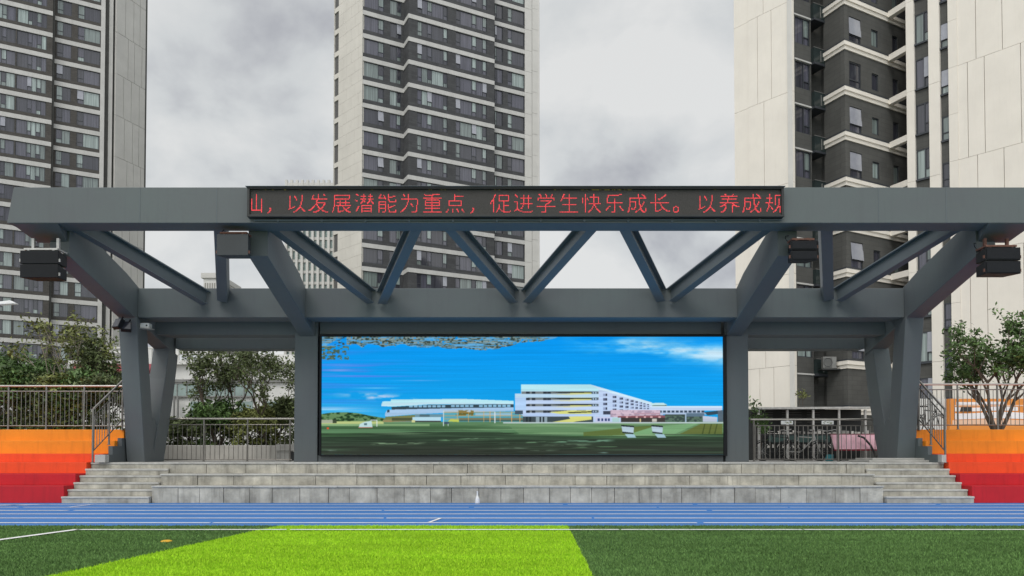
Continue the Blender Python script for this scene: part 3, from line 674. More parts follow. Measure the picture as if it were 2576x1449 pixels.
    # right wing with windows in perspective
    for k, x in enumerate((1762, 1820, 1862, 1898, 1930, 1958, 1985, 2008, 2030)):
        y0 = 386 + (x - 1762) * .24; wd = 30 - k * 2.1; sp = 28 - k * 2.0
        for j in range(4 if k < 5 else 3):
            rect(x, y0 + j * sp * 1.0, x + wd * .8, y0 + j * sp + sp * .55, (92, 100, 128) if (k + j) % 3 else (150, 165, 200)); rect(x + wd * .55, y0 + j * sp, x + wd * .8, y0 + j * sp + sp * .5, (40, 44, 56))
    rect(1762, 492, 1806, 514, (60, 66, 84)); poly([(2050, 444), (2130, 442), (2156, 456), (2060, 460)], (200, 236, 240)); poly([(2060, 458), (2150, 456), (2150, 464), (2060, 466)], (90, 110, 100))
    rect(2050, 462, 2490, 490, (200, 220, 250)); rect(2050, 462, 2490, 470, (216, 240, 255)); rect(2110, 490, 2380, 502, (58, 74, 92)); rect(2110, 502, 2490, 514, (176, 196, 226))
    for x in range(2120, 2380, 26): rect(x, 490, x + 8, 502, (190, 205, 225))
    rect(1806, 486, 2110, 530, (214, 190, 206)); pn = fb(160, 50, 2); mk = (xx > 1806) & (xx < 2110) & (yy > 490) & (yy < 530) & (pn > .58); A[mk] = np.array((176, 156, 176)) / 255.
    rect(1950, 503, 2110, 512, (184, 150, 166)); poly([(1850, 524), (2140, 518), (2140, 532), (1850, 532)], (138, 84, 92)); rect(1870, 532, 2150, 560, (62, 56, 54))
    for x in (1900, 1960, 2010, 2050, 2100): rect(x, 524, x + 14, 534, (226, 180, 180))
    rect(1816, 532, 1862, 558, (178, 214, 214)); rect(2060, 540, 2090, 558, (200, 196, 186)); rect(1985, 540, 1992, 560, (220, 200, 150))
    rect(2140, 514, 2380, 558, (58, 74, 70)); mk = (xx > 2140) & (xx < 2370) & (yy > 520) & (yy < 558) & (bn > .52); A[mk] = np.array((88, 112, 96)) / 255.
    rect(2262, 510, 2270, 560, (170, 195, 220)); rect(2270, 506, 2380, 526, (96, 120, 140)); poly([(2370, 522), (2460, 530), (2460, 558), (2370, 558)], (196, 205, 226))
    poly([(2380, 500), (2500, 486), (2500, 506), (2400, 520)], (54, 76, 92)); rect(2462, 490, 2500, 558, (88, 104, 118)); rect(40, 546, 130, 566, (170, 176, 150)); rect(108, 546, 132, 566, (60, 70, 50))
    rect(1150, 560, 2500, 568, (206, 220, 226), .9)
    # things on the grass of the picture
    poly([(266, 594), (274, 572), (300, 560), (345, 552), (352, 592)], (196, 226, 228)); rect(266, 590, 352, 596, (200, 110, 90), .8); rect(300, 566, 318, 580, (90, 120, 130)); rect(338, 546, 380, 550, (225, 235, 235)); rect(376, 546, 381, 588, (225, 235, 235))
    rect(72, 592, 86, 604, (222, 84, 40))
    for x in (1872, 2055):
        w_ = 78 if x < 2000 else 72
        poly([(x, 577), (x + w_, 586), (x + w_ - 4, 634), (x + 8, 625)], (186, 208, 222)); poly([(x, 577), (x + w_, 584), (x + w_, 592), (x, 586)], (30, 36, 38)); poly([(x + 6, 618), (x + w_ - 4, 626), (x + w_ - 4, 634), (x + 8, 627)], (40, 50, 48))
        poly([(x + 20, 632), (x + 78, 634), (x + 92, 656), (x + 40, 656)], (176, 210, 230), .9)
    A *= 1 + (fb(6, 150, 2) - .5)[..., None] * .13; A *= 1 + (r.random(A.shape[:2]) - .5)[..., None] * .06
    for ax in (0, 1):      # the wall's own pixels soften the picture
        A[:] = (np.roll(A, 1, ax) + A * 2 + np.roll(A, -1, ax)) / 4
    A[:] = A * .93 + np.array((.50, .60, .66)) * .055
    np.clip(A, 0, 1, out=A)
    A2 = A.reshape(H, S, W, S, 3).mean((1, 3))
    return np.where(A2 <= .04045, A2 / 12.92, ((A2 + .055) / 1.055) ** 2.4), W, H
PIX, PW, PH = paint()
vx0, vx1 = UX(804, 21.9), UX(1828, 21.9); vz0, vz1 = UZ(1147, 21.9), UZ(842.5, 21.9)
scr = thing('video_screen', 'wide lit video wall showing a white school building and field under blue sky', 'screen', ((vx0 + vx1) / 2, 21.95, vz0))
fm = MB()
fm.box(vx0, vx1, 21.86, 22.019, vz1 - .05, vz1); fm.box(vx0, vx1, 21.86, 22.019, vz0, vz0 + .03)
fm.box(vx0, vx0 + .055, 21.862, 22.019, vz0 + .031, vz1 - .051); fm.box(vx1 - .10, vx1, 21.862, 22.019, vz0 + .031, vz1 - .051)
fm.build('bezel', M['black'], scr, bevel=.004)
MB().box(vx0 + .02, vx1 - .02, 21.93, 22.3, vz0 + .02, vz1 - .02).build('casing', M['black'], scr)
ax0, ax1, az0, az1 = vx0 + .056, vx1 - .101, vz0 + .032, vz1 - .052
me = bpy.data.meshes.new('picture'); gx, gz = np.meshgrid(np.linspace(ax0, ax1, PW + 1), np.linspace(az1, az0, PH + 1))
V = np.c_[gx.ravel() - scr.location.x, np.full(gx.size, 21.92 - scr.location.y), gz.ravel() - scr.location.z]
idx = np.arange((PW + 1) * (PH + 1)).reshape(PH + 1, PW + 1)
Fq = np.stack([idx[1:, :-1], idx[1:, 1:], idx[:-1, 1:], idx[:-1, :-1]], -1).reshape(-1, 4)
me.vertices.add(len(V)); me.vertices.foreach_set('co', V.ravel()); me.loops.add(Fq.size); me.loops.foreach_set('vertex_index', Fq.ravel())
me.polygons.add(len(Fq)); me.polygons.foreach_set('loop_start', np.arange(len(Fq)) * 4); me.polygons.foreach_set('loop_total', np.full(len(Fq), 4)); me.update()
at = me.attributes.new('pixel', 'FLOAT_COLOR', 'FACE'); at.data.foreach_set('color', np.c_[PIX.reshape(-1, 3), np.ones(PW * PH)].ravel().astype(np.float32))
pm = bpy.data.materials.new('lit_screen'); pm.use_nodes = True; t = pm.node_tree; t.nodes.clear()
o_ = N(t, 'ShaderNodeOutputMaterial'); e_ = N(t, 'ShaderNodeEmission'); a_ = N(t, 'ShaderNodeAttribute', attribute_name='pixel')
t.links.new(a_.outputs['Color'], e_.inputs[0]); t.links.new(e_.outputs[0], o_.inputs[0]); e_.inputs[1].default_value = 1.0
pm.cycles.emission_sampling = 'NONE'
me.materials.append(pm); po = bpy.data.objects.new('picture', me); col.objects.link(po); po.parent = scr

# ---------------------------------------------------------------- speakers, lamps and boxes on the canopy
def speaker(x0, x1, y0, y1, Y, depth, label, tilt=0, bracket='zinc', ncab=2, grilles=True, body='black'):
    a, c = U(x0, y1, Y), U(x1, y0, Y); t = thing('loudspeaker', label, 'speaker', ((a.x + c.x) / 2, Y + depth / 2, a.z), 'loudspeakers hanging under the canopy')
    zt = ZB0 - .02; h = (c.z - a.z) / ncab
    for k in range(ncab):
        z0 = a.z + k * h + .006; z1 = a.z + (k + 1) * h - .006
        cab = MB().hexa([(a.x + .03, Y, z0), (c.x - .03, Y, z0), (c.x - .12, Y + depth, z0 + .03), (a.x + .12, Y + depth, z0 + .03), (a.x + .03, Y, z1), (c.x - .03, Y, z1), (c.x - .12, Y + depth, z1 - .03), (a.x + .12, Y + depth, z1 - .03)]).build('cabinet', M[body], t, bevel=.012)
        if grilles: MB().box(a.x + .06, c.x - .06, Y - .014, Y - .002, z0 + .03, z1 - .03).build('grille', M['grille'], cab)
        for xx_ in (a.x + .028, c.x - .028): MB().box(xx_ - .02, xx_ + .02, Y + .02, Y + .06, z0 + .05, z0 + .12).build('latch', M['zinc'] if bracket == 'zinc' else M['rust'], cab)
    fr = MB(); zb = c.z + .02; xa, xb = a.x + .08, c.x - .08
    fr.box(xa, xb, Y + .05, Y + .11, zb, zb + .04); fr.box(xa, xb, Y + depth - .12, Y + depth - .06, zb, zb + .04)
    fr.box(xa, xa + .05, Y + .111, Y + depth - .121, zb + .002, zb + .038); fr.box(xb - .05, xb, Y + .111, Y + depth - .121, zb + .002, zb + .038)
    for xx_ in (xa + .1, xb - .1):
        fr.box(xx_ - .025, xx_ + .025, Y + .06, Y + .10, zb - .03, zb - .001); fr.box(xx_ - .03, xx_ + .03, Y + depth / 2 - .03, Y + depth / 2 + .03, zb + .041, max(zt - .22, zb + .08))
    fr.build('flying_frame', M[bracket], t)
    MB().path([(xa, Y + depth - .1, zb + .04), (xa - .05, Y + depth - .1, zb + .10), (xa - .03, Y + depth - .05, zb + .18), (xa + .06, Y + depth, zb + .2)], .008, 6).build('cable', M['black'], t)
    return t
speaker(46, 150, 629, 699, 17.15, .5, 'black line array speaker on pale bracket hanging at the left end of the beam', bracket='zinc', grilles=False)
speaker(2476, 2571, 621, 689, 17.15, .5, 'black line array speaker on rusty bracket hanging at the right end of the beam', bracket='rust')
speaker(1986, 2060, 604, 655, 17.15, .42, 'small black line array speaker hanging beside the right steel strut', bracket='rust')
speaker(541, 628, 588, 643, 17.15, .42, 'grey speaker box hanging beside the left steel strut', ncab=1, grilles=False, body='greybox', bracket='rust')
def flood(x, y, Y, rz, rx, label):
    p = U(x, y, Y); t = thing('floodlight', label, 'floodlight', p, 'small floodlights on the left column')
    m_ = Matrix.Rotation(rz, 4, 'Z') @ Matrix.Rotation(rx, 4, 'X')
    o = MB().box(-.13, .13, -.06, .06, -.14, .14).build('housing', M['black'], None, bevel=.01); o.data.transform(m_); o.parent = t
    o2 = MB().box(-.11, .11, -.066, -.0601, -.12, .12).build('lens', M['pane_dark'], None); o2.data.transform(m_); o2.parent = t
    b_ = MB().tube(p + Vector((0, .06, .02)), p + Vector((.05, .14, .22)), .02).build('bracket', M['black'], t)
flood(298, 815, 20.45, R(-25), R(-25), 'black floodlight tilted down at the outer side of the left column top')
flood(317, 822, 20.55, R(30), R(-30), 'smaller angled black floodlight next to the left column face')
p = U(367, 821, 21.1); t = thing('camera_housing', 'small white camera housing fixed on the inner side of the left column', 'camera', p)
MB().box(p.x - .16, p.x + .13, p.y - .10, p.y + .1, p.z - .06, p.z + .08).build('body', M['white'], t, bevel=.012)
MB().box(p.x - .19, p.x + .19, p.y - .14, p.y + .12, p.z - .082, p.z - .062).build('base_plate', M['zinc'], t)
MB().tube((p.x + .07, p.y - .101, p.z + .01), (p.x + .07, p.y - .115, p.z + .01), .022, 12).build('lens', M['black'], t)
MB().box(p.x - .23, p.x - .161, p.y - .05, p.y + .05, p.z - .07, p.z + .02).build('mount', M['greybox'], t)

# ---------------------------------------------------------------- towers
class Fac:
    """one flat facade from plan point a to b (metres); s runs along it, o is outward (towards the viewer)"""
    def __init__(f, a, b_):
        f.a = Vector(a); f.b = Vector(b_); d = f.b - f.a; f.L = d.length; f.d = d / f.L
        f.rz = math.atan2(f.d.y, f.d.x); f.mat = Matrix.Translation((f.a.x, f.a.y, 0)) @ Matrix.Rotation(f.rz, 4, 'Z')
    def s(f, px):
        k = (px - CX) / F; return (k * f.a.y - f.a.x) / (f.d.x - k * f.d.y)
    def part(f, mb, name, m_, tower, z=0):
        me_ = mb.mesh(name, m_); o = bpy.data.objects.new(name, me_); col.objects.link(o); o.parent = tower
        o.location = Vector((f.a.x, f.a.y, z)) - tower.location; o.rotation_euler = (0, 0, f.rz); return o
def ray(px, Y): return ((px - CX) / F * Y, Y)
def go(p, m_, px):
    """walk from plan point p along slope dY/dX = m_ until the ray through photo column px"""
    k = (px - CX) / F; dx = (k * p[1] - p[0]) / (1 - k * m_); return (p[0] + dx, p[1] + m_ * dx)
B = lambda s0, s1, o0, o1, z0, z1, mb=None: (mb or MB()).box(s0, s1, -o1, -o0, z0, z1)   # outward = -y in facade space

def window_set(f, tower, s0, s1, zb, h, panes, floors, fh, pm='pane', o=-.14, sash=.0, vent=None, seed=0):
    """windows of one column: built once, copied floor by floor; panes = list of (fraction, has_low_vent)"""
    r = random.Random(seed); fr = MB(); gl = MB(); t_ = .07; tot = sum(p[0] for p in panes); x = s0; sashes = []
    B(s0, s1, o - .03, o + .05, 0, t_, fr); B(s0, s1, o - .03, o + .05, h - t_, h, fr)
    for i, (wd, low) in enumerate(panes):
        x2 = x + (s1 - s0) * wd / tot
        B(x, x + t_, o - .028, o + .048, t_, h - t_, fr)
        if i == len(panes) - 1: B(x2 - t_, x2, o - .028, o + .048, t_, h - t_, fr)
        if low:
            B(x + t_, x2 - .001, o - .026, o + .046, h * .30, h * .30 + t_, fr)
            B(x + t_, x2, o - .012, o, t_, h * .30, gl); B(x + t_, x2, o - .012, o, h * .30 + t_, h - t_, gl); sashes.append((x + .03, x2 + .03, h * .33, h - .04))
        else: B(x + t_, x2, o - .012, o, t_, h - t_, gl)
        x = x2
    fr_o = f.part(fr, 'window', M['frame'], tower, zb + floors[0] * fh)
    gl_o = bpy.data.objects.new('pane', gl.mesh('pane', M[pm])); col.objects.link(gl_o); gl_o.parent = fr_o
    first = True
    for k in floors:
        if first: fo = fr_o; first = False
        else:
            fo = fr_o.copy(); col.objects.link(fo); fo.location.z = zb + k * fh - tower.location.z
            g2 = gl_o.copy(); col.objects.link(g2); g2.parent = fo
        if sashes and r.random() < sash:
            a, c, z0, z1 = r.choice(sashes); out_ = r.uniform(.03, .10)
            sm = MB(); p = [(a, -o - .06 - out_, z0), (c, -o - .06 - out_, z0), (c, -o - .03 - out_, z0), (a, -o - .03 - out_, z0), (a, -o - .06, z1), (c, -o - .06, z1), (c, -o - .03, z1), (a, -o - .03, z1)]
            sm.hexa(p); so_ = bpy.data.objects.new('sash', sm.mesh('sash', M['sash'])); col.objects.link(so_); so_.parent = fo

def floors_facade(f, tower, z0, nfl, fh, bh, sp, openings, wall, band_o=.07, show=None, band=True, s_from=0, s_to=None, sash=.0, seed=0, pm='pane'):
    """spandrels, piers and white floor bands; openings = [(s0, s1, panes)]"""
    s_to = f.L if s_to is None else s_to; wl = MB(); bd = MB(); th = .32
    show = show or range(nfl)
    for k in range(nfl):
        z = z0 + k * fh
        if k not in show: B(s_from, s_to, -th, 0, z, z + fh - bh, wl); continue
        B(s_from, s_to, -th, 0, z, z + sp, wl)
        x = s_from
        for (a, c, pn) in openings + [(s_to, s_to, None)]:
            if a - x > .01: B(x, a, -th, 0, z + sp, z + fh - bh, wl)
            x = c
    f.part(wl, 'wall', M[wall], tower)
    if band:
        bo = f.part(B(s_from - .001, s_to + .001, -th, band_o, -bh, 0, bd), 'floor_band', M['band'], tower, z0)
        for k in range(1, nfl):
            b2 = bo.copy(); col.objects.link(b2); b2.location.z += k * fh
    for i, (a, c, pn) in enumerate(openings):
        window_set(f, tower, a, c, z0 + sp, fh - bh - sp, pn, list(show), fh, sash=sash, seed=seed + i, pm=pm)

def cladding(f, tower, s0, s1, z0, z1, fh2, zoff, cuts, m_, gapv=.035, gaph=.02, o=0.0, name='cladding', th=.25):
    """tall panels, two floors high, with staggered vertical joints"""
    pm_ = MB(); z = z0 - ((z0 - zoff) % fh2); k = 0
    while z < z1:
        za, zc_ = max(z, z0), min(z + fh2, z1); cs = [s0] + [s0 + (s1 - s0) * c for c in cuts[k % len(cuts)]] + [s1]
        for a, c in zip(cs, cs[1:]): B(a + (gapv / 2 if a > s0 else 0), c - (gapv / 2 if c < s1 else 0), o - th, o, za + gaph / 2, zc_ - gaph / 2, pm_)
        z += fh2; k += 1
    f.part(pm_, name, M[m_], tower)
    f.part(B(s0 + .02, s1 - .02, o - th - .05, o - .08, z0, z1), 'cladding_backing', M['gap'], tower)

# --- left tower
fh = 2.95
A1 = ray(118, 100.0); A0 = go(A1, .55, -150)
f1 = Fac(A0, A1)
A2 = (A1[0] - .45, A1[1] + .85); A2 = go(A2, .55, 118); A3 = go(A2, .55, 241)
f2 = Fac(A2, A3)
Tl = thing('apartment_tower', 'dark brown tiled apartment tower at the left edge with a grey side wall', 'tower', (A1[0], A1[1] + 8, 1.0))
zb1 = UZ(40, A1[1]) - 20 * fh         # lower edge of the band = top of window storey
zbase = zb1 - 0 + .58                 # band top at floor 0
NF = 25
show = [k for k in range(3, NF)]
S1 = f1.s
floors_facade(f1, Tl, zbase, NF, fh, .58, .48, [(S1(-125), S1(-60), [(1, 1), (2, 0), (1, 1)]), (S1(-50), S1(24), [(1, 1), (2, 0), (1, 1), (2, 0)]), (S1(27), S1(103), [(2.6, 0), (1, 1), (1.2, 0), (1.1, 1), (1.4, 0)])], 'brown_brick', show=show, sash=.18, seed=3)
S2 = f2.s
floors_facade(f2, Tl, zbase - .02, NF, fh, .58, .48, [(S2(129), S2(166), [(1, 1), (1.5, 0)]), (S2(182), S2(239.5), [(1, 1), (2.7, 0)])], 'brown_brick', show=show, sash=.16, seed=9, s_to=f2.L)
ztop = zbase + NF * fh
P3 = go(A3, .55, 252)
fp = Fac(A3, P3); fp.part(B(0, fp.L, -.6, .12, 1, ztop), 'pilaster', M['band'], Tl)
P4 = go((P3[0] + .02, P3[1] + .8), .55, 272)
fp2 = Fac(go((P3[0], P3[1] + .7), .55, 257), P4); fp2.part(B(0, fp2.L, -.6, .0, 1, ztop), 'pilaster', M['panel_grey'], Tl)
fgap = Fac(go((P3[0], P3[1] + 1.0), .55, 250), go((P3[0], P3[1] + 1.0), .55, 260)); fgap.part(B(0, fgap.L, -.3, -.05, 1, ztop), 'recess', M['frame'], Tl)
P5 = go((P4[0], P4[1] + .35), .55, 283); fst = Fac((P4[0], P4[1] + .35), P5)
floors_facade(fst, Tl, zbase - .4, NF, fh, .05, 1.2, [(.08, fst.L - .05, [(1, 0)])], 'slate_flat', show=show, band=False, sash=0, seed=4, pm='pane_dark')
P5b = (P5[0] + .02, P5[1] - .30); P6 = go(P5b, 2.8, 355); fw = Fac(P5b, P6)
cladding(fw, Tl, 0, fw.L, 1, ztop, fh * 2, zbase + .2, [[.26, .52, .80], [.40, .62, .88], [.30, .58, .80]], 'panel_grey', gapv=.07, gaph=.05)
core = [A0, A1, A2, A3, P3, (P5[0], P5[1] + .5), (P6[0], P6[1] - .02), (P6[0] - 8, P6[1] + 10), (A0[0], A0[1] + 16)]
cc = [(p[0] - .0, p[1] + .5) for p in core]
MB().prism_z(cc, 1.0, ztop).build('core', M['slate_flat'], Tl)

# --- centre tower
fh = 2.92
K0 = ray(908, 93.0); K1 = go(K0, .52, 1013); K2 = go(K1, -2.05, 1025); K3 = go(K2, .52, 1243)
K4 = (K3[0] + .1, K3[1] + 1.1); K4 = go(K4, .5, 1243); K5 = go(K4, .5, 1320); K6 = go(K5, .5, 1357)
KL = go(K0, -1.02, 848); KLL = go(K0, -1.02, 835)
Tc = thing('apartment_tower', 'dark slate apartment tower in the middle behind the canopy with folded facade and white bands', 'tower', (K2[0], K2[1] + 8, 1.0))
zb = UZ(36, K0[1]) - 18 * fh; bh = .54; zbase = zb + bh; sp = .50; NF = 23; show = [k for k in range(3, NF)]; ztop = zbase + NF * fh
fa = Fac(K0, K1); s = fa.s
floors_facade(fa, Tc, zbase, NF, fh, bh, sp, [(s(909), s(962), [(2.6, 0), (1, 1)]), (s(977), s(1006), [(1.6, 0), (1, 1)])], 'slate_brick', show=show, sash=.2, seed=21)
fb_ = Fac(K1, K2); floors_facade(fb_, Tc, zbase, NF, fh, bh, sp, [], 'slate_brick', show=show)
fc = Fac(K2, K3); s = fc.s
floors_facade(fc, Tc, zbase, NF, fh, bh, sp, [(s(1047), s(1124), [(1, 1), (1.3, 0), (1, 1), (2.7, 0), (1, 1)]), (s(1145), s(1224), [(1, 1), (2.7, 0), (1, 1), (1.5, 0), (1, 1)])], 'slate_brick', show=show, sash=.28, seed=31)
fr_ = Fac(K4, (K3[0], K3[1])) if False else None
fd = Fac(K4, K5); s = fd.s
floors_facade(fd, Tc, zbase, NF, fh, bh, sp, [(s(1245), s(1264.5), [(.4, 1), (1.6, 0)]), (s(1277), s(1319.5), [(1, 1), (3, 0)])], 'slate_brick', show=show, sash=.15, seed=41)
fe = Fac(K5, K6); se = fe.s
cladding(fe, Tc, 0, se(1337.5), 1, ztop, fh, zbase, [[], []], 'panel_grey', gaph=.03, o=.12)
cladding(fe, Tc, se(1338.6), fe.L, 1, ztop, fh, zbase + .3, [[], []], 'panel_grey', gaph=.03, o=.10)
fl_l = Fac(KL, K0)
cladding(fl_l, Tc, 0, fl_l.L, 1, ztop, fh * .5, zbase, [[.35, .7], [.2, .55, .85]], 'panel_warm', gapv=.02, gaph=.02, o=.08)
fll = Fac(KLL, KL); lo = MB(); wb = MB()
for k in range(NF):
    z = zbase + k * fh
    B(.06, fll.L - .02, -.25, -.12, z, z + fh - .62, lo); B(0, fll.L, -.3, .02, z - .62, z, wb)
B(0, .10, -.3, .02, 1, ztop, wb)
fll.part(lo, 'louvre_panel', M['louvre'], Tc); fll.part(wb, 'slab_edge', M['panel_warm'], Tc)
MB().prism_z([(KLL[0] + .3, KLL[1] + .45), (K0[0] + .2, K0[1] + .5), (K1[0] + .1, K1[1] + .5), (K2[0] + .3, K2[1] + .7), (K3[0] - .2, K3[1] + .5), (K4[0] - .3, K4[1] + .6), (K5[0], K5[1] + .5), (K6[0] - .05, K6[1] + .4), (K6[0] - 5, K6[1] + 12), (KLL[0], KLL[1] + 16)], 1.0, ztop).build('core', M['slate_flat'], Tc)
MB().box(K6[0] - .9, K6[0] - .02, K6[1] - .2, K6[1] + 6, 1.0, ztop).build('side_wall', M['panel_grey'], Tc)

# --- right tower
fh = 2.95
S1_ = ray(2001, 48.0); S0_ = go(S1_, -1.19, 1852); Sm = go(S1_, -1.19, 1889)
V1 = ray(2134, 48.2); V0 = go(V1, -2.35, 2081); V2 = go(V1, .53, 2251); V3 = go(V1, .53, 2291)
Rp = (26.5, 47.7); R0 = go(Rp, -1.2, 2291); R9 = go(Rp, -1.2, 2690)
Tr = thing('apartment_tower', 'cream and charcoal apartment tower at the right with balconies and stepped white ledges', 'tower', (V1[0], V1[1] + 8, 1.0))
zb = UZ(123, V1[1]) - 9 * fh; NF = 12; zt_ = zb + NF * fh + 1.5
f = Fac(S0_, Sm); cladding(f, Tr, 0, f.L, 1, zt_, fh * 2, zb + .15, [[], []], 'panel_cream', gaph=.02, o=-.06)
f = Fac(Sm, S1_); cladding(f, Tr, 0, f.L, 1, zt_, fh * 2, zb + .15, [[.36], [.22, .54]], 'panel_cream', gapv=.03, gaph=.02)
Sx = (S1_[0] + .28, S1_[1] + .45); f = Fac(S1_, Sx); f.part(B(0.001, f.L, -.3, 0, 1, zt_), 'slab_end', M['panel_grey'], Tr)
# window bay in the recess
Q0 = go((Sx[0], Sx[1] + .25), .5, 2006); Q1 = go(Q0, .5, 2049); f = Fac(Q0, Q1)
floors_facade(f, Tr, zb - .25, NF, fh, .10, 1.05, [(.1, f.L - .06, [(1.6, 0), (1.2, 1)])], 'slate_flat', show=range(2, NF), band=True, band_o=.04, sash=.2, seed=51, pm='pane_dark')
Q2 = (Q1[0] + .05, Q1[1] + 1.0); Q3 = go(Q2, .3, 2100); f = Fac(Q2, Q3)
floors_facade(f, Tr, zb - .25, NF, fh, .02, .15, [(.06, min(.75, f.L * .5), [(1, 0)])], 'slate_flat', show=range(2, NF), band=False, seed=55, pm='pane_dark')
for k in range(2, NF):       # balconies
    z = zb - .25 + k * fh; a = Fac((Q1[0] + .02, Q1[1] - .02), (V0[0] + .0, Q1[1] + .45))
    bo = a.part(B(0, a.L, -1.0, .25, z - .16, z - .02), 'balcony', M['frame'], Tr)
    g_ = MB(); B(.0, a.L, .19, .21, z - .0, z + .95, g_); B(0, .02, -.9, .188, z, z + .95, g_)
    go_ = a.part(g_, 'glass_panel', M['bal_glass'], Tr); go_.parent = bo; go_.location = (0, 0, 0); go_.rotation_euler = (0, 0, 0)
    r_ = MB(); B(-.01, a.L, .18, .225, z + .955, z + .99, r_); B(a.L * .55, a.L * .55 + .05, .215, .25, z + .1, z + .8, r_)
    ro = a.part(r_, 'handrail', M['pipe'], Tr); ro.parent = bo; ro.location = (0, 0, 0); ro.rotation_euler = (0, 0, 0)
# dark volume, with stepped ledges
fv0, fv1 = Fac(V0, V1), Fac(V1, V3)
NV = range(0, NF)
wl0, wl1, ld = MB(), MB(), MB()
s = fv1.s; ops = [(s(2146), s(2176), .35, 2.05), (s(2203), s(2220), .62, 1.75), (s(2256), s(2270), .5, 2.1)]
for k in NV:
    z = zb + k * fh
    B(0, fv0.L, -.3, 0, z, z + fh, wl0)
    x = 0
    if k < 2: B(0, fv1.L, -.3, 0, z, z + fh, wl1); continue
    for (a, c, b0, b1) in ops:
        B(x, a, -.3, 0, z, z + fh, wl1); B(a, c, -.3, 0, z, z + (fh - .30 - b1), wl1); B(a, c, -.3, 0, z + fh - .30 - b0, z + fh, wl1); x = c
    B(x, fv1.L, -.3, 0, z, z + fh, wl1)
fv0.part(wl0, 'wall', M['slate_flat'], Tr); fv1.part(wl1, 'wall', M['slate_flat'], Tr)
for i, (a, c, b0, b1) in enumerate(ops):
    window_set(fv1, Tr, a, c, zb + fh - .30 - b1, b1 - b0, [(1, 1)] if i == 0 else [(1, 0)], list(range(2, NF)), fh, pm='pane_dark', o=-.1, sash=.65 if i == 0 else 0, seed=60 + i)
pj = MB()
for k in range(2, NF): z = zb + k * fh; B(s(2257), s(2274), .0, .02, z + .22, z + fh - .30 - 2.1, pj)
fv1.part(pj, 'service_panel', M['pipe'], Tr)
for k in range(1, NF + 1):
    z = zb + k * fh - .05; t_ = MB()
    # two stacked ledges that turn the corner: mitred plan polygon
    for (o_, z0, z1) in ((.08, z + .02, z + .26), (.17, z + .262, z + .52)):
        n0 = Vector((fv0.d.y, -fv0.d.x)); n1 = Vector((fv1.d.y, -fv1.d.x)); nm = (n0 + n1).normalized(); kk = o_ / nm.dot(n0)
        a0 = Vector(V0) + n0 * o_; am = Vector(V1) + nm * kk; a1 = Vector(V3) + n1 * o_; b0 = Vector(V3) - n1 * .1; bm = Vector(V1) - nm * .1; bb = Vector(V0) - n0 * .1
        t_.prism_z([tuple(a0), tuple(am), tuple(bm), tuple(bb)], z0, z1); t_.prism_z([tuple(am), tuple(a1), tuple(b0), tuple(bm)], z0, z1)
    o = t_.build('ledge', M['panel_cream'], Tr)
    m2 = MB()
    n0 = Vector((fv0.d.y, -fv0.d.x)); n1 = Vector((fv1.d.y, -fv1.d.x)); nm = (n0 + n1).normalized(); kk = .19 / nm.dot(n0)
    m2.prism_z([tuple(Vector(V0) + n0 * .19), tuple(Vector(V1) + nm * kk), tuple(Vector(V1)), tuple(Vector(V0))], z + .523, z + .60); m2.prism_z([tuple(Vector(V1) + nm * kk), tuple(Vector(V3) + n1 * .19), tuple(Vector(V3)), tuple(Vector(V1))], z + .523, z + .60)
    m2.build('flashing', M['frame'], o)
    la = Vector(fv1.a) + fv1.d * s(2240) + n1 * .17; lb = Vector(R0) + Vector((.05, .0)); dd = (lb - la).normalized(); nn = Vector((-dd.y, dd.x)) * .35
    MB().prism_z([tuple(la), tuple(lb), tuple(lb + nn), tuple(la + nn)], z + .20, z + .60).build('link_beam', M['panel_cream'], Tr)
# right white wing with two window strips
fR = Fac(R0, R9); s = fR.s
cladding(fR, Tr, 0, s(2311), 1, zt_, fh * 2, zb + .3, [[], []], 'panel_cream', gaph=.015, o=.0, th=.7)
cladding(fR, Tr, s(2348), s(2376), 1, zt_, fh * 2, zb + .3, [[], []], 'panel_cream', gaph=.02, o=.02, th=.5)
cladding(fR, Tr, s(2398), s(2421), 1, zt_, fh * 1, zb + .9, [[], []], 'panel_cream', gaph=.015, o=.0, th=.5)
cladding(fR, Tr, s(2421) + .002, fR.L, 1, zt_, fh * 2, zb + .9, [[.10, .27, .62], [.19, .45, .8]], 'panel_cream', gapv=.035, gaph=.02, o=-.05, th=.5)
def strip(a, c, zo, hw, sh_, seed, panes):
    for k in range(NF):
        z = zb + zo + k * fh
        fR.part(B(a + .002, c - .002, -.6, -.18, z + hw, z + fh - .101), 'spandrel', M['slate_flat'], Tr); fR.part(B(a + .002, c - .002, -.6, -.05, z - .10, z), 'sill', M['frame'], Tr)
    window_set(fR, Tr, a + .01, c - .01, zb + zo, hw, panes, list(range(0, NF)), fh, pm='pane', o=-.24, sash=.35, seed=seed)
strip(s(2311), s(2348), .35, 1.95, 0, 71, [(1.4, 0), (1, 1)])
strip(s(2376), s(2398), -.55, 1.55, 0, 72, [(1, 1)])
co = [(S0_[0] - .0 + .4, S0_[1] + .6), (S1_[0] + .2, S1_[1] + .75), (Q2[0], Q2[1] + .5), (V0[0] + .1, V0[1] + .7), (V1[0] + .1, V1[1] + .75), (V3[0], V3[1] + .6), (R0[0] + 1.0, R0[1] + .5), (R9[0] + .9, R9[1] + .2), (R9[0] + 12, R9[1] + 10), (S0_[0] + 7, S0_[1] + 14)]
MB().prism_z(co, 1.0, zt_).build('core', M['slate_flat'], Tr)
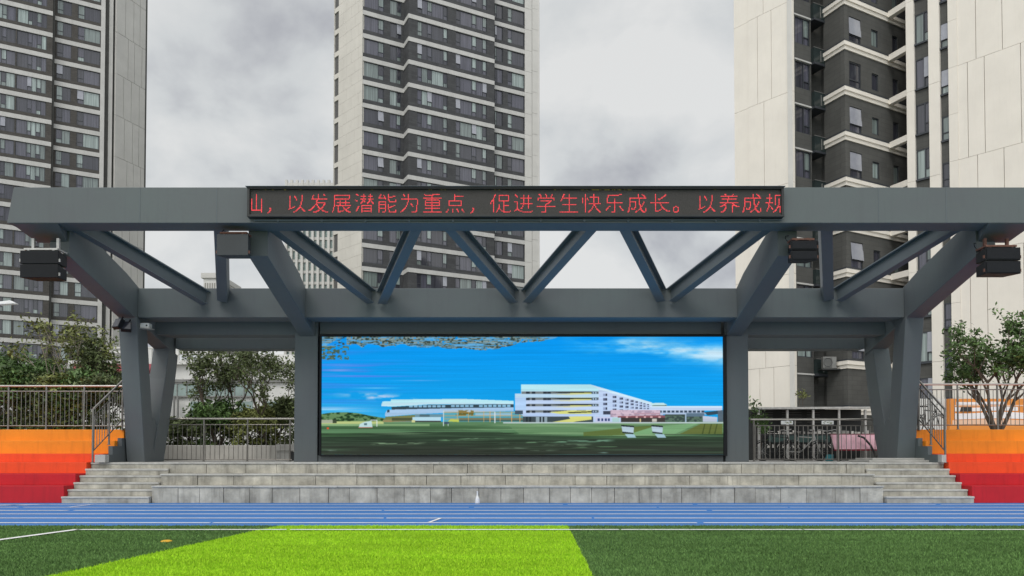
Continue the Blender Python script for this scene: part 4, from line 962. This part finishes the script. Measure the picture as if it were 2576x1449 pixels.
# air conditioner on the tower
p = U(2088, 912, 48.6); t = thing('air_conditioner', 'weathered outdoor air conditioner box on a bracket against the dark tower wall', 'air conditioner', p)
MB().box(p.x - .43, p.x + .43, p.y, p.y + .35, p.z - .38, p.z + .38).build('casing', M['pipe'], t, bevel=.02)
g_ = MB()
for i in range(9): g_.box(p.x - .38, p.x + .12, p.y - .02, p.y - .002, p.z - .32 + i * .075, p.z - .30 + i * .075)
g_.torus((p.x - .13, p.y - .015, p.z), .27, .012, (0, 1, 0)).build('fan_grille', M['dark_metal'], t)
MB().box(p.x - .5, p.x + 1.0, p.y + .02, p.y + .7, p.z - .46, p.z - .39).build('bracket', M['dark_metal'], t)

# --- far buildings
Y = 205
p0, p1 = U(722, 462, Y), U(842, 462, Y); t = thing('office_tower', 'distant white ribbed office tower beside the middle apartment tower', 'tower', ((p0.x + p1.x) / 2, Y + 6, 0))
MB().box(p0.x, p1.x + 4, Y, Y + 14, 0, p0.z).build('body', M['glass_green'], t)
rb = MB(); n = 10; wd = (p1.x - p0.x) / 9
for i in range(13): x = p0.x + i * wd; rb.box(x - .32, x + .32, Y - .8, Y - .002, 0, p0.z + .8)
rb.build('rib', M['panel_grey'], t)
sl = MB(); z = p0.z - 3.4
while z > 2: sl.box(p0.x + .01, p1.x + 3.9, Y - .35, Y - .003, z, z + .75); z -= 3.05
sl.box(p0.x - .3, p1.x + 4, Y - .7, Y - .01, p0.z - .9, p0.z + .02)
sl.build('floor_band', M['panel_grey'], t)
Y = 240
p0, p1 = U(512, 700, Y), U(548, 700, Y); t = thing('office_block', 'distant pale block with roof parapet seen beyond the left steel strut', 'building', ((p0.x + p1.x) / 2, Y + 8, 0))
MB().box(p0.x, p1.x, Y, Y + 20, 0, p0.z).build('body', M['wall_white'], t); MB().box(p0.x - .6, p1.x + .3, Y - .6, Y + 20, p0.z + .01, p0.z + 1.6).build('parapet', M['panel_grey'], t)
ww = MB()
for i in range(6): ww.box(p0.x + .4 + i * .75, p0.x + .8 + i * .75, Y - .05, Y - .002, p0.z - 6, p0.z - 1.5)
ww.build('window_strip', M['gap'], t)
pe = U(600, 722, Y + 4)
MB()._add([(p1.x + .002, Y + 1, 0), (pe.x, Y + 22, 0), (pe.x, Y + 22, p0.z - 4.2), (p1.x + .002, Y + 1, p0.z - .2)], [(0, 1, 2, 3)])._add([(p1.x, Y + 20, 0), (p1.x, Y + 20, 5)], []).build('side_wing', M['gap'], t)

# ---------------------------------------------------------------- low white building behind the left trees
Y = 44.0
lb = thing('school_building', 'low white building with red tile band and pale sign behind the left trees', 'building', (UX(480, Y), Y + 5, 1.0))
X = lambda px: UX(px, Y)
Z = lambda py: UZ(py, Y)
MB().box(X(180), X(760), Y, Y + 10, .9, Z(918)).build('wall', M['wall_white'], lb)
MB().box(X(178), X(765), Y - .35, Y + .0 - .002, Z(918), Z(908)).build('cornice', M['wall_white'], lb)
pg = MB()
for px in (222, 262, 300, 340, 366, 372, 440, 470, 492): pg.box(X(px), X(px) + .14, Y + .1, Y + .24, Z(908), Z(876))
pg.box(X(215), X(500), Y + .08, Y + .26, Z(876), Z(872)); pg.box(X(430), X(500), Y + .28, Y + .5, Z(890), Z(886)); pg.box(X(215), X(500), Y + 2, Y + 2.2, Z(876), Z(870))
pg.build('roof_pergola', M['wall_white'], lb)
MB().box(X(510), X(760), Y + 1, Y + 8, Z(918), Z(886)).build('roof_box', M['wall_white'], lb)
MB().prism_x([(Y - .9, Z(941)), (Y - .003, Z(941)), (Y - .003, Z(918)), (Y - .5, Z(918))], X(200), X(392)).build('tile_awning', M['tile_red'], lb)
sg = MB().box(X(205), X(388), Y - .5, Y - .36, Z(966), Z(943)).build('sign_board', M['sign_lav'], lb)
ink = MB(); r = random.Random(5)
for px in (296, 304, 312, 364, 371):
    for i in range(4):
        a, c = X(px) + r.uniform(0, .12), Z(955) + r.uniform(-.18, .15)
        ink.box(a, a + r.uniform(.03, .12), Y - .515, Y - .502, c, c + r.uniform(.02, .12))
ink.build('lettering', M['sign_ink'], sg)
MB().box(X(395), X(745), Y - .2, Y - .003, Z(962), Z(955)).build('string_course', M['pipe'], lb)
gg = MB(); mu_ = MB()
for i, px in enumerate(range(400, 640, 24)):
    gg.box(X(px + 1), X(px + 23), Y - .12, Y - .06, Z(996), Z(966)); mu_.box(X(px - 1), X(px + 1), Y - .16, Y - .05, Z(998), Z(963))
mu_.box(X(398), X(645), Y - .17, Y - .04, Z(1000), Z(996.2)); mu_.box(X(398), X(645), Y - .17, Y - .04, Z(965.8), Z(963))
wf = mu_.build('window', M['pipe'], lb); gg.build('pane', M['glass_green'], wf)
for px in (424, 446, 455):
    MB().tube((X(px), Y - .4, .9), (X(px), Y - .4, Z(998)), .07, 8).build('pipe', M['pipe'], lb)
dw = MB().box(X(405), X(418), Y - .05, Y - .003, .95, Z(1010)).build('door', M['glass_green'], lb)
for px in (480, 540, 600, 660): MB().box(X(px), X(px + 36), Y - .06, Y - .003, Z(1050), Z(1010)).build('lower_glazing', M['glass_green'], lb)

# planter, bench and bin behind the left bay
pb = MB()
pts = [(UX(385, 27.5), 27.5), (UX(640, 27.5), 27.5), (UX(672, 27.5), 27.75), (UX(690, 27.8), 28.3), (UX(690, 27.8), 30.2), (UX(385, 27.5), 30.2)]
pb.prism_z(pts, .95, UZ(1120, 27.5)); tag(recenter(pb.build('planter_wall', M['planter'], bevel=.03)), 'pale rendered planter wall with rounded end behind the left stage railing', 'planter')
a = UX(694, 26.2); t = thing('concrete_bench', 'grey concrete bench block beside the planter end, near the left inner column', 'bench', (a + .3, 26.5, 1.0))
MB().box(a, a + .85, 26.2, 26.9, UZ(1134, 26.2), UZ(1118, 26.2)).build('seat', M['deck'], t, bevel=.01)
MB().box(a + .02, a + .45, 26.25, 26.85, 1.0, UZ(1134.5, 26.2)).build('pedestal', M['deck'], t)
MB().box(a + .50, a + .82, 26.3, 26.85, 1.0, UZ(1137, 26.2)).build('drawer_box', M['dark_metal'], t)

# ---------------------------------------------------------------- right bay: shelter, board, bicycles
Y = 27.0; X = lambda px: UX(px, Y); Z = lambda py: UZ(py, Y)
sh = thing('bicycle_shelter', 'steel framed shelter with dark glazed back and shelves behind the right stage railing', 'shelter', (X(2060), Y + .6, 1.0))
MB().hexa([(X(1905), Y - .1, Z(1030)), (X(2214), Y - .1, Z(1028)), (X(2214), Y + 1.6, Z(1022)), (X(1925), Y + 1.6, Z(1024)), (X(1905), Y - .1, Z(1025)), (X(2214), Y - .1, Z(1023)), (X(2214), Y + 1.6, Z(1017)), (X(1925), Y + 1.6, Z(1019))]).build('roof', M['zinc'], sh)
for px in (1909, 1981, 2046, 2111, 2177, 2212): MB().box(X(px) - .035, X(px) + .035, Y, Y + .07, .99, Z(1030.5)).build('post', M['zinc'], sh)
MB().box(X(1908), X(2213), Y + 1.45, Y + 1.5, .99, Z(1024)).build('back_panel', M['dark_metal'], sh)
sl_ = MB()
for i in range(7): sl_.box(X(1922), X(1966), Y + .9, Y + .93, Z(1060) + i * .09, Z(1060) + i * .09 + .025); sl_.box(X(1990), X(2040), Y + .9, Y + .93, Z(1060) + i * .09, Z(1060) + i * .09 + .025); sl_.box(X(2055), X(2088), Y + .9, Y + .93, Z(1060) + i * .09, Z(1060) + i * .09 + .025)
sl_.build('louvre_shutter', M['louvre'], sh)
MB().box(X(1930), X(2210), Y + .35, Y + .7, Z(1094), Z(1091)).build('shelf', M['dark_metal'], sh)
pp = MB(); x = X(1938)
while x < X(2205): wd = rnd.uniform(.06, .16); pp.box(x, x + wd, Y + .33, Y + .36, Z(1091) + .002, Z(1091) + rnd.uniform(.05, .13)); x += wd + rnd.uniform(.02, .09)
pp.build('leaflet', M['paper'], sh)
MB().box(X(1941), X(2095), Y + .3, Y + .34, Z(1112), Z(1095)).build('green_panel', M['green_panel'], sh)
pp = MB()
for i in range(13):
    x = X(1938) + i * .185; pp.box(x, x + rnd.uniform(.05, .1), Y + .36, Y + .40, Z(1126), Z(1117))
pp.build('notice', M['paper'], sh)
for k, (a, c) in enumerate(((1964, 1994), (2066, 2096))):
    q = thing('plant_card', 'small framed white card with plant picture on the ' + ('left' if k == 0 else 'middle') + ' part of the right stage railing', 'card', (UX((a + c) / 2, 22.85), 22.84, UZ(1067, 22.85)), 'plant cards on the right stage railing')
    MB().box(UX(a, 22.85), UX(c, 22.85), 22.835, 22.85, UZ(1067.5, 22.85), UZ(1058.5, 22.85)).build('card', M['white'], q)
    lf = MB(); r = random.Random(k)
    for i in range(12): x = UX(a + 3, 22.85) + r.random() * .27; z = UZ(1066, 22.85) + r.random() * .06; lf.box(x, x + .035, 22.828, 22.834, z, z + .012)
    lf.build('plant_picture', M['leaf_y'], q)
bd = thing('notice_board', 'pale pink notice board with crimson lower edge behind the right stage railing', 'board', (UX(2160, 25.6), 25.6, 1.0))
MB().hexa([(UX(2099, 25.5), 25.5, UZ(1130, 25.5)), (UX(2224, 25.5), 25.5, UZ(1130, 25.5)), (UX(2224, 25.5), 25.55, UZ(1130, 25.5)), (UX(2099, 25.5), 25.55, UZ(1130, 25.5)), (UX(2096, 25.5), 25.7, UZ(1093, 25.6)), (UX(2221, 25.5), 25.7, UZ(1093, 25.6)), (UX(2221, 25.5), 25.75, UZ(1093, 25.6)), (UX(2096, 25.5), 25.75, UZ(1093, 25.6))]).build('panel', M['pink'], bd)
MB().box(UX(2098, 25.5), UX(2225, 25.5), 25.46, 25.56, UZ(1134, 25.5), UZ(1130.3, 25.5)).build('lower_edge', M['crimson'], bd)
MB().box(UX(2095, 25.5), UX(2222, 25.5), 25.69, 25.77, UZ(1092.7, 25.6), UZ(1091, 25.6)).build('upper_edge', M['crimson'], bd)
for px in (2112, 2208): MB().box(UX(px, 25.6), UX(px, 25.6) + .05, 25.6, 25.65, 1.0, UZ(1134.2, 25.5)).build('leg', M['dark_metal'], bd)
MB().path([(UX(2158, 25.4), 25.42, UZ(1096, 25.4)), (UX(2172, 25.4), 25.4, UZ(1101, 25.4)), (UX(2188, 25.4), 25.38, UZ(1120, 25.4)), (UX(2197, 25.4), 25.36, UZ(1140, 25.4)), (UX(2202, 25.4), 25.36, 1.02)], .035, 8).build('bent_pipe', M['dark_metal'], bd)
def bicycle(x, y, z, rz, label, cm, group):
    t = thing('bicycle', label, 'bicycle', (x, y, z), group); t.rotation_euler = (0, 0, rz)
    def bp(name, mb, m_, par=t): o = bpy.data.objects.new(name, mb.mesh(name, m_)); col.objects.link(o); o.parent = par; return o
    for cx in (-.52, .52):
        wv = bp('wheel', MB().torus((cx, 0, .33), .31, .02, (0, 1, 0), 28, 6), M['rubber'])
        sp_ = MB()
        for i in range(12): a = i * math.pi / 6; sp_.tube((cx, 0, .33), (cx + .3 * math.cos(a), 0, .33 + .3 * math.sin(a)), .003, 4)
        bp('spokes', sp_, M['zinc'], wv)
        bp('mudguard', MB().path([(cx + .37 * math.cos(a), 0, .33 + .37 * math.sin(a)) for a in [math.pi * (.15 + .1 * i) for i in range(8)]], .018, 6), M['dark_metal'])
    fr = MB().path([(-.52, 0, .33), (-.08, 0, .30), (.36, 0, .78), (-.16, 0, .82), (-.08, 0, .30)], .018).path([(-.52, 0, .33), (-.16, 0, .72)], .013).path([(.34, 0, .88), (.52, 0, .33)], .018)
    bp('frame', fr, cm)
    bp('saddle', MB().hexa([(-.30, -.07, .92), (.02, -.02, .93), (.02, .02, .93), (-.30, .07, .92), (-.30, -.08, .97), (.02, -.03, .965), (.02, .03, .965), (-.30, .08, .97)]).tube((-.17, 0, .8), (-.18, 0, .93), .015), M['rubber'])
    bp('handlebar', MB().path([(.34, 0, .88), (.33, 0, 1.0), (.36, -.24, 1.05), (.22, -.29, 1.03)], .013).path([(.33, 0, 1.0), (.36, .24, 1.05), (.22, .29, 1.03)], .013), M['zinc'])
    bp('crank', MB().torus((-.08, -.03, .30), .09, .008, (0, 1, 0), 16, 5).tube((-.08, -.05, .3), (.02, -.05, .16), .012).box(-.02, .07, -.14, -.05, .14, .165), M['dark_metal'])
    return t
GB = 'bicycles parked behind the stage'
bicycle(UX(1955, 25), 25.0, 1.0, R(8), 'dark bicycle parked nearest the right inner column behind the railing', M['dark_metal'], GB)
bicycle(UX(2022, 25.3), 25.4, 1.0, R(-25), 'grey bicycle in the middle behind the right stage railing', M['zinc'], GB)
bicycle(UX(2082, 24.8), 24.9, 1.0, R(65), 'dark bicycle turned end-on beside the pink board', M['dark_metal'], GB)
bicycle(UX(2333, 26), 26.0, 1.93, R(20), 'black bicycle on the upper terrace behind the right stair railing', M['rubber'], GB)
p = (UX(2085, 24.2), 24.2, 1.0); b = MB().lathe(p, [(.10, 0), (.12, .03), (.125, .2), (.12, .22)], 14); tag(recenter(b.build('paint_can', M['teal'], smooth=False)), 'small teal can on the floor behind the right stage railing', 'can')

# ---------------------------------------------------------------- right upper terrace: mural wall
Y = 33.0; X = lambda px: UX(px, Y); Z = lambda py: UZ(py, Y)
mw = thing('mural_wall', 'orange wall painted with white wavy bands behind the right terrace railing', 'wall', (X(2500), Y, 1.9))
MB().box(X(2388), X(2760), Y, Y + .3, 1.9, Z(1003)).build('wall', M['mural_o'], mw)
def wave(y0, y1, x0, x1, a, m_, dy, ph=0):
    top = [(X(x0 + (x1 - x0) * i / 16), Z(y0 + a * math.sin(i / 16 * 6.3 + ph))) for i in range(17)]; bot = [(X(x0 + (x1 - x0) * i / 16), Z(y1 + a * .7 * math.sin(i / 16 * 5 + 1 + ph))) for i in range(17)]
    MB().prism_y(top + bot[::-1], Y - dy, Y - .002).build('painted_band', M[m_], mw)
wave(1011, 1018, 2405, 2530, .6, 'mural_w', .012); wave(1024, 1034, 2402, 2560, 1.6, 'mural_w', .012); wave(1038, 1054, 2402, 2600, 2.2, 'mural_w', .012, 1); wave(1056, 1068, 2395, 2620, 1.5, 'mural_p', .012, 2); wave(1019, 1022, 2400, 2600, .3, 'mural_p', .012)
win = MB().hexa([(X(2414), Y - .06, Z(1035)), (X(2442), Y - .06, Z(1035)), (X(2442), Y - .003, Z(1035)), (X(2414), Y - .003, Z(1035)), (X(2417), Y - .06, Z(1024)), (X(2441), Y - .06, Z(1024)), (X(2441), Y - .003, Z(1024)), (X(2417), Y - .003, Z(1024))])
win.build('vent', M['dark_metal'], mw)
tag(recenter(MB().box(X(2316), X(2387), Y + .2, Y + .45, 1.9, Z(1002)).build('white_wall', M['wall_white'])), 'plain white wall panel beside the orange mural wall, behind the stair railing', 'wall')
t = thing('street_lamp', 'white street lamp arm reaching in at the left edge above the trees', 'street lamp', (UX(-80, 30), 30, 1.9))
p = U(44, 764, 30); q = U(-80, 752, 30)
MB().tube((q.x, 30, 1.9), (q.x, 30, q.z), .07, 10, .05).build('pole', M['zinc'], t)
MB().path([(q.x, 30, q.z), (q.x + .5, 30, q.z + .12), U(0, 763, 30)], .03).build('arm', M['zinc'], t)
a = U(0, 764, 30); MB().hexa([(a.x, 29.85, a.z - .06), (p.x, 29.9, p.z - .01), (p.x, 30.1, p.z - .01), (a.x, 30.15, a.z - .06), (a.x, 29.88, a.z + .06), (p.x - .25, 29.9, p.z + .12), (p.x - .25, 30.1, p.z + .12), (a.x, 30.12, a.z + .06)]).build('lamp_head', M['lamp'], t, bevel=.02)

# small things on the ground
p = (UX(421, 10.4), 10.42, .012); tag(recenter(MB().lathe(p, [(.075, 0), (.07, .012), (.045, .02), (.04, .021)], 20).build('marker_disc', M['yellow'])), 'small flat yellow marker disc lying on the dark turf at left', 'marker disc')
p = (UX(1201, 18.75), 18.8, .004); tag(recenter(MB().lathe(p, [(.055, 0), (.058, .04), (.05, .12), (.022, .19), (.02, .27), (.022, .275), (.022, .30)], 16).build('pale_mark', M['white'])), 'pale rounded solid standing in for a flat mark on the lowest stage step', 'pale_mark')  # made-up solid in place of a flat pale mark on the riser

# ---------------------------------------------------------------- trees
def tree(name, label, cat, base, height, spread, seed, leaf, bark='bark', stems=3, r0=.07, nleaf=3000, leaf_s=(.05, .10), first=.30, group=None, bare=0.0, droop=.1, clump=.42, levels=3, fill=0):
    r = np.random.default_rng(seed); t = thing(name, label, cat, base, group); tb = MB(); tips = []; Bv = Vector(base)
    def grow(p, d, length, rad, lev):
        n = 4; pts = [p]; 
        for i in range(n):
            d = (d + Vector(r.normal(0, .16, 3)) + Vector((0, 0, .08))).normalized(); pts.append(pts[-1] + d * length / n)
        for i in range(n):
            ra, rb = rad * (1 - .5 * i / n), rad * (1 - .5 * (i + 1) / n); tb.tube(pts[i], pts[i + 1], ra, 6 if lev < 2 else 4, rb)
        if lev >= levels: tips.append((pts[-1], lev)); tips.append((pts[2], lev)); return
        for k in range(int(r.integers(2, 4)) + (1 if lev == 0 else 0)):
            a = r.random() * 6.28; f_ = r.uniform(.5, 1.0); q_ = pts[2 + min(2, int(f_ * 2.5))]
            side = Vector((math.cos(a), math.sin(a), r.uniform(-droop, .7))); nd = (d * .75 + side * r.uniform(.5, 1.1)).normalized()
            grow(q_, nd, length * r.uniform(.55, .82), rad * .5, lev + 1)
        tips.append((pts[-1], lev))
    for k in range(stems):
        a = 6.28 * k / stems + r.random(); d = Vector((math.cos(a) * spread * .45, math.sin(a) * spread * .35, 1)).normalized()
        grow(Bv + Vector((math.cos(a), math.sin(a), 0)) * .08, d, height * first * r.uniform(.85, 1.15), r0 * r.uniform(.8, 1.1), 0)
    # rescale skeleton to the wanted height and width
    V = np.array(tb.v); top = V[:, 2].max() - base[2]; ex = max(np.abs(V[:, 0] - base[0]).max(), .1); kz = height / top * .96; kx = spread / ex * .9
    fix = lambda p: Vector((base[0] + (p[0] - base[0]) * kx, base[1] + (p[1] - base[1]) * kx, base[2] + (p[2] - base[2]) * kz))
    W_ = V.copy(); W_[:, 0] = base[0] + (V[:, 0] - base[0]) * kx; W_[:, 1] = base[1] + (V[:, 1] - base[1]) * kx; W_[:, 2] = base[2] + (V[:, 2] - base[2]) * kz
    tb.v = [tuple(x) for x in W_]
    tb.build('trunk', M[bark], t)
    tp = [fix(p) for p, lev in tips if lev >= 1]
    keep = [p for p in tp if r.random() > bare]
    for i in range(fill):
        a = r.random() * 6.28; q = r.random() ** .5; zz = r.random() ** 1.5
        keep.append(Vector((base[0] + math.cos(a) * q * spread * (1 - .45 * zz * zz), base[1] + math.sin(a) * q * spread * .55, base[2] + .1 + zz * height * .88)))
    n = nleaf; ci = r.integers(0, len(keep), n); C = np.array([p[:] for p in keep])[ci]
    cs = clump * r.uniform(.45, 1.1, len(keep))[ci][:, None]
    P = C + r.normal(0, 1, (n, 3)) * cs * np.array([.55, .55, .38]); P[:, 2] = np.maximum(P[:, 2], base[2] + .05)
    # leaf quads: pointed, random tilt with a bias to face up
    nrm = r.normal(0, 1, (n, 3)) + np.array([0, -.25, .9]); nrm /= np.linalg.norm(nrm, axis=1)[:, None]
    a = r.normal(0, 1, (n, 3)); a -= (a * nrm).sum(1)[:, None] * nrm; a /= np.linalg.norm(a, axis=1)[:, None]; b_ = np.cross(nrm, a)
    ln = r.uniform(leaf_s[0], leaf_s[1], n)[:, None]; wd = ln * .42
    V = np.stack([P - a * ln, P - b_ * wd + nrm * wd * .2, P + a * ln, P + b_ * wd + nrm * wd * .2], 1) - np.array(base)
    me_ = bpy.data.meshes.new('crown'); me_.vertices.add(4 * n); me_.vertices.foreach_set('co', V.ravel()); me_.loops.add(4 * n); me_.loops.foreach_set('vertex_index', np.arange(4 * n))
    me_.polygons.add(n); me_.polygons.foreach_set('loop_start', np.arange(n) * 4); me_.polygons.foreach_set('loop_total', np.full(n, 4)); me_.update(); me_.materials.append(M[leaf])
    o = bpy.data.objects.new('crown', me_); col.objects.link(o); o.parent = t
    return t
def at(px, Y, z): return (UX(px, Y), Y, z)
GT = 'trees behind the left terrace'
tree('tree', 'dense dark leafy tree at the far left edge behind the terrace railing', 'tree', at(15, 25.5, 1.93), 3.0, 1.9, 11, 'leaf_b', nleaf=7000, group=GT, clump=.5)
tree('tree', 'sparse tree with long bare pale branches rising above the left hedge', 'tree', at(165, 25.0, 1.93), 4.1, 1.5, 12, 'leaf_y', bark='bark_pale', nleaf=1700, bare=.6, group=GT, stems=4, clump=.36)
tree('tree', 'rounded mid green tree left of the bare pale branches', 'tree', at(95, 26.5, 1.93), 2.7, 1.6, 13, 'leaf_b', nleaf=6500, group=GT, clump=.5)
tree('tree', 'dark open tree beside the left grey column before the red tile band', 'tree', at(262, 25.6, 1.93), 3.5, 1.15, 14, 'leaf', nleaf=2700, group=GT, clump=.36)
for i, (px, h, lab) in enumerate(((-15, 1.9, 'bushy hedge shrub at the left edge behind the railing'), (45, 2.3, 'tall bushy green hedge shrub second from the left edge'), (105, 2.0, 'bushy green hedge shrub below the rounded mid green tree'), (160, 1.9, 'yellowish hedge shrub below the bare pale branches'), (212, 2.1, 'bright green hedge shrub left of the left stair railing'), (262, 1.8, 'low dark hedge shrub behind the top of the left stair railing'))):
    tree('shrub', lab, 'shrub', at(px, 24.2, 1.93), h, .85, 30 + i, ('leaf', 'leaf_b', 'leaf', 'leaf_y', 'leaf_b', 'leaf')[i], nleaf=5600, stems=5, r0=.025, group='hedge shrubs behind the left terrace railing', clump=.30, first=.35, fill=60)
tree('tree', 'multi stemmed dark tree at the left of the left stage bay', 'tree', at(548, 29, 1.45), 4.5, 1.75, 15, 'leaf', nleaf=3600, stems=3, r0=.11, clump=.36, first=.42)
tree('tree', 'multi stemmed dark tree beside the left inner column', 'tree', at(678, 28.8, 1.45), 5.0, 1.5, 16, 'leaf', nleaf=3800, stems=3, r0=.11, clump=.34, first=.42)
for i, px in enumerate((480, 560, 640, 705)):
    tree('shrub', ('low dark shrub at the left end of the planter', 'low green shrub under the left bay tree', 'low yellowish shrub between the two left bay trees', 'low dark shrub beside the left inner column')[i], 'shrub', at(px, 29.0, 1.45), (1.2, 1.9, 1.7, 2.0)[i], 1.15, 50 + i, ('leaf', 'leaf_b', 'leaf_y', 'leaf')[i], nleaf=7500, stems=4, r0=.025, leaf_s=(.06, .11), group='low shrubs in the planter behind the left stage bay', clump=.28, first=.35, fill=45)
tree('tree', 'spreading multi stemmed small tree behind the right terrace railing', 'tree', at(2508, 24.5, 1.93), 4.0, 1.75, 17, 'leaf_b', nleaf=5800, stems=6, r0=.075, clump=.24, first=.34)
tree('bamboo_plant', 'slender leafy plant climbing beside the right inner column', 'plant', at(1912, 25.8, 1.0), 2.25, .45, 18, 'leaf_b', nleaf=420, stems=3, r0=.012, clump=.16, leaf_s=(.05, .09))
tree('potted_plant', 'small green plant on the roof edge of the bicycle shelter', 'plant', (UX(2022, 27), 27.3, UZ(1018, 27)), .55, .25, 19, 'leaf_y', nleaf=120, stems=2, r0=.01, clump=.1, leaf_s=(.04, .07))
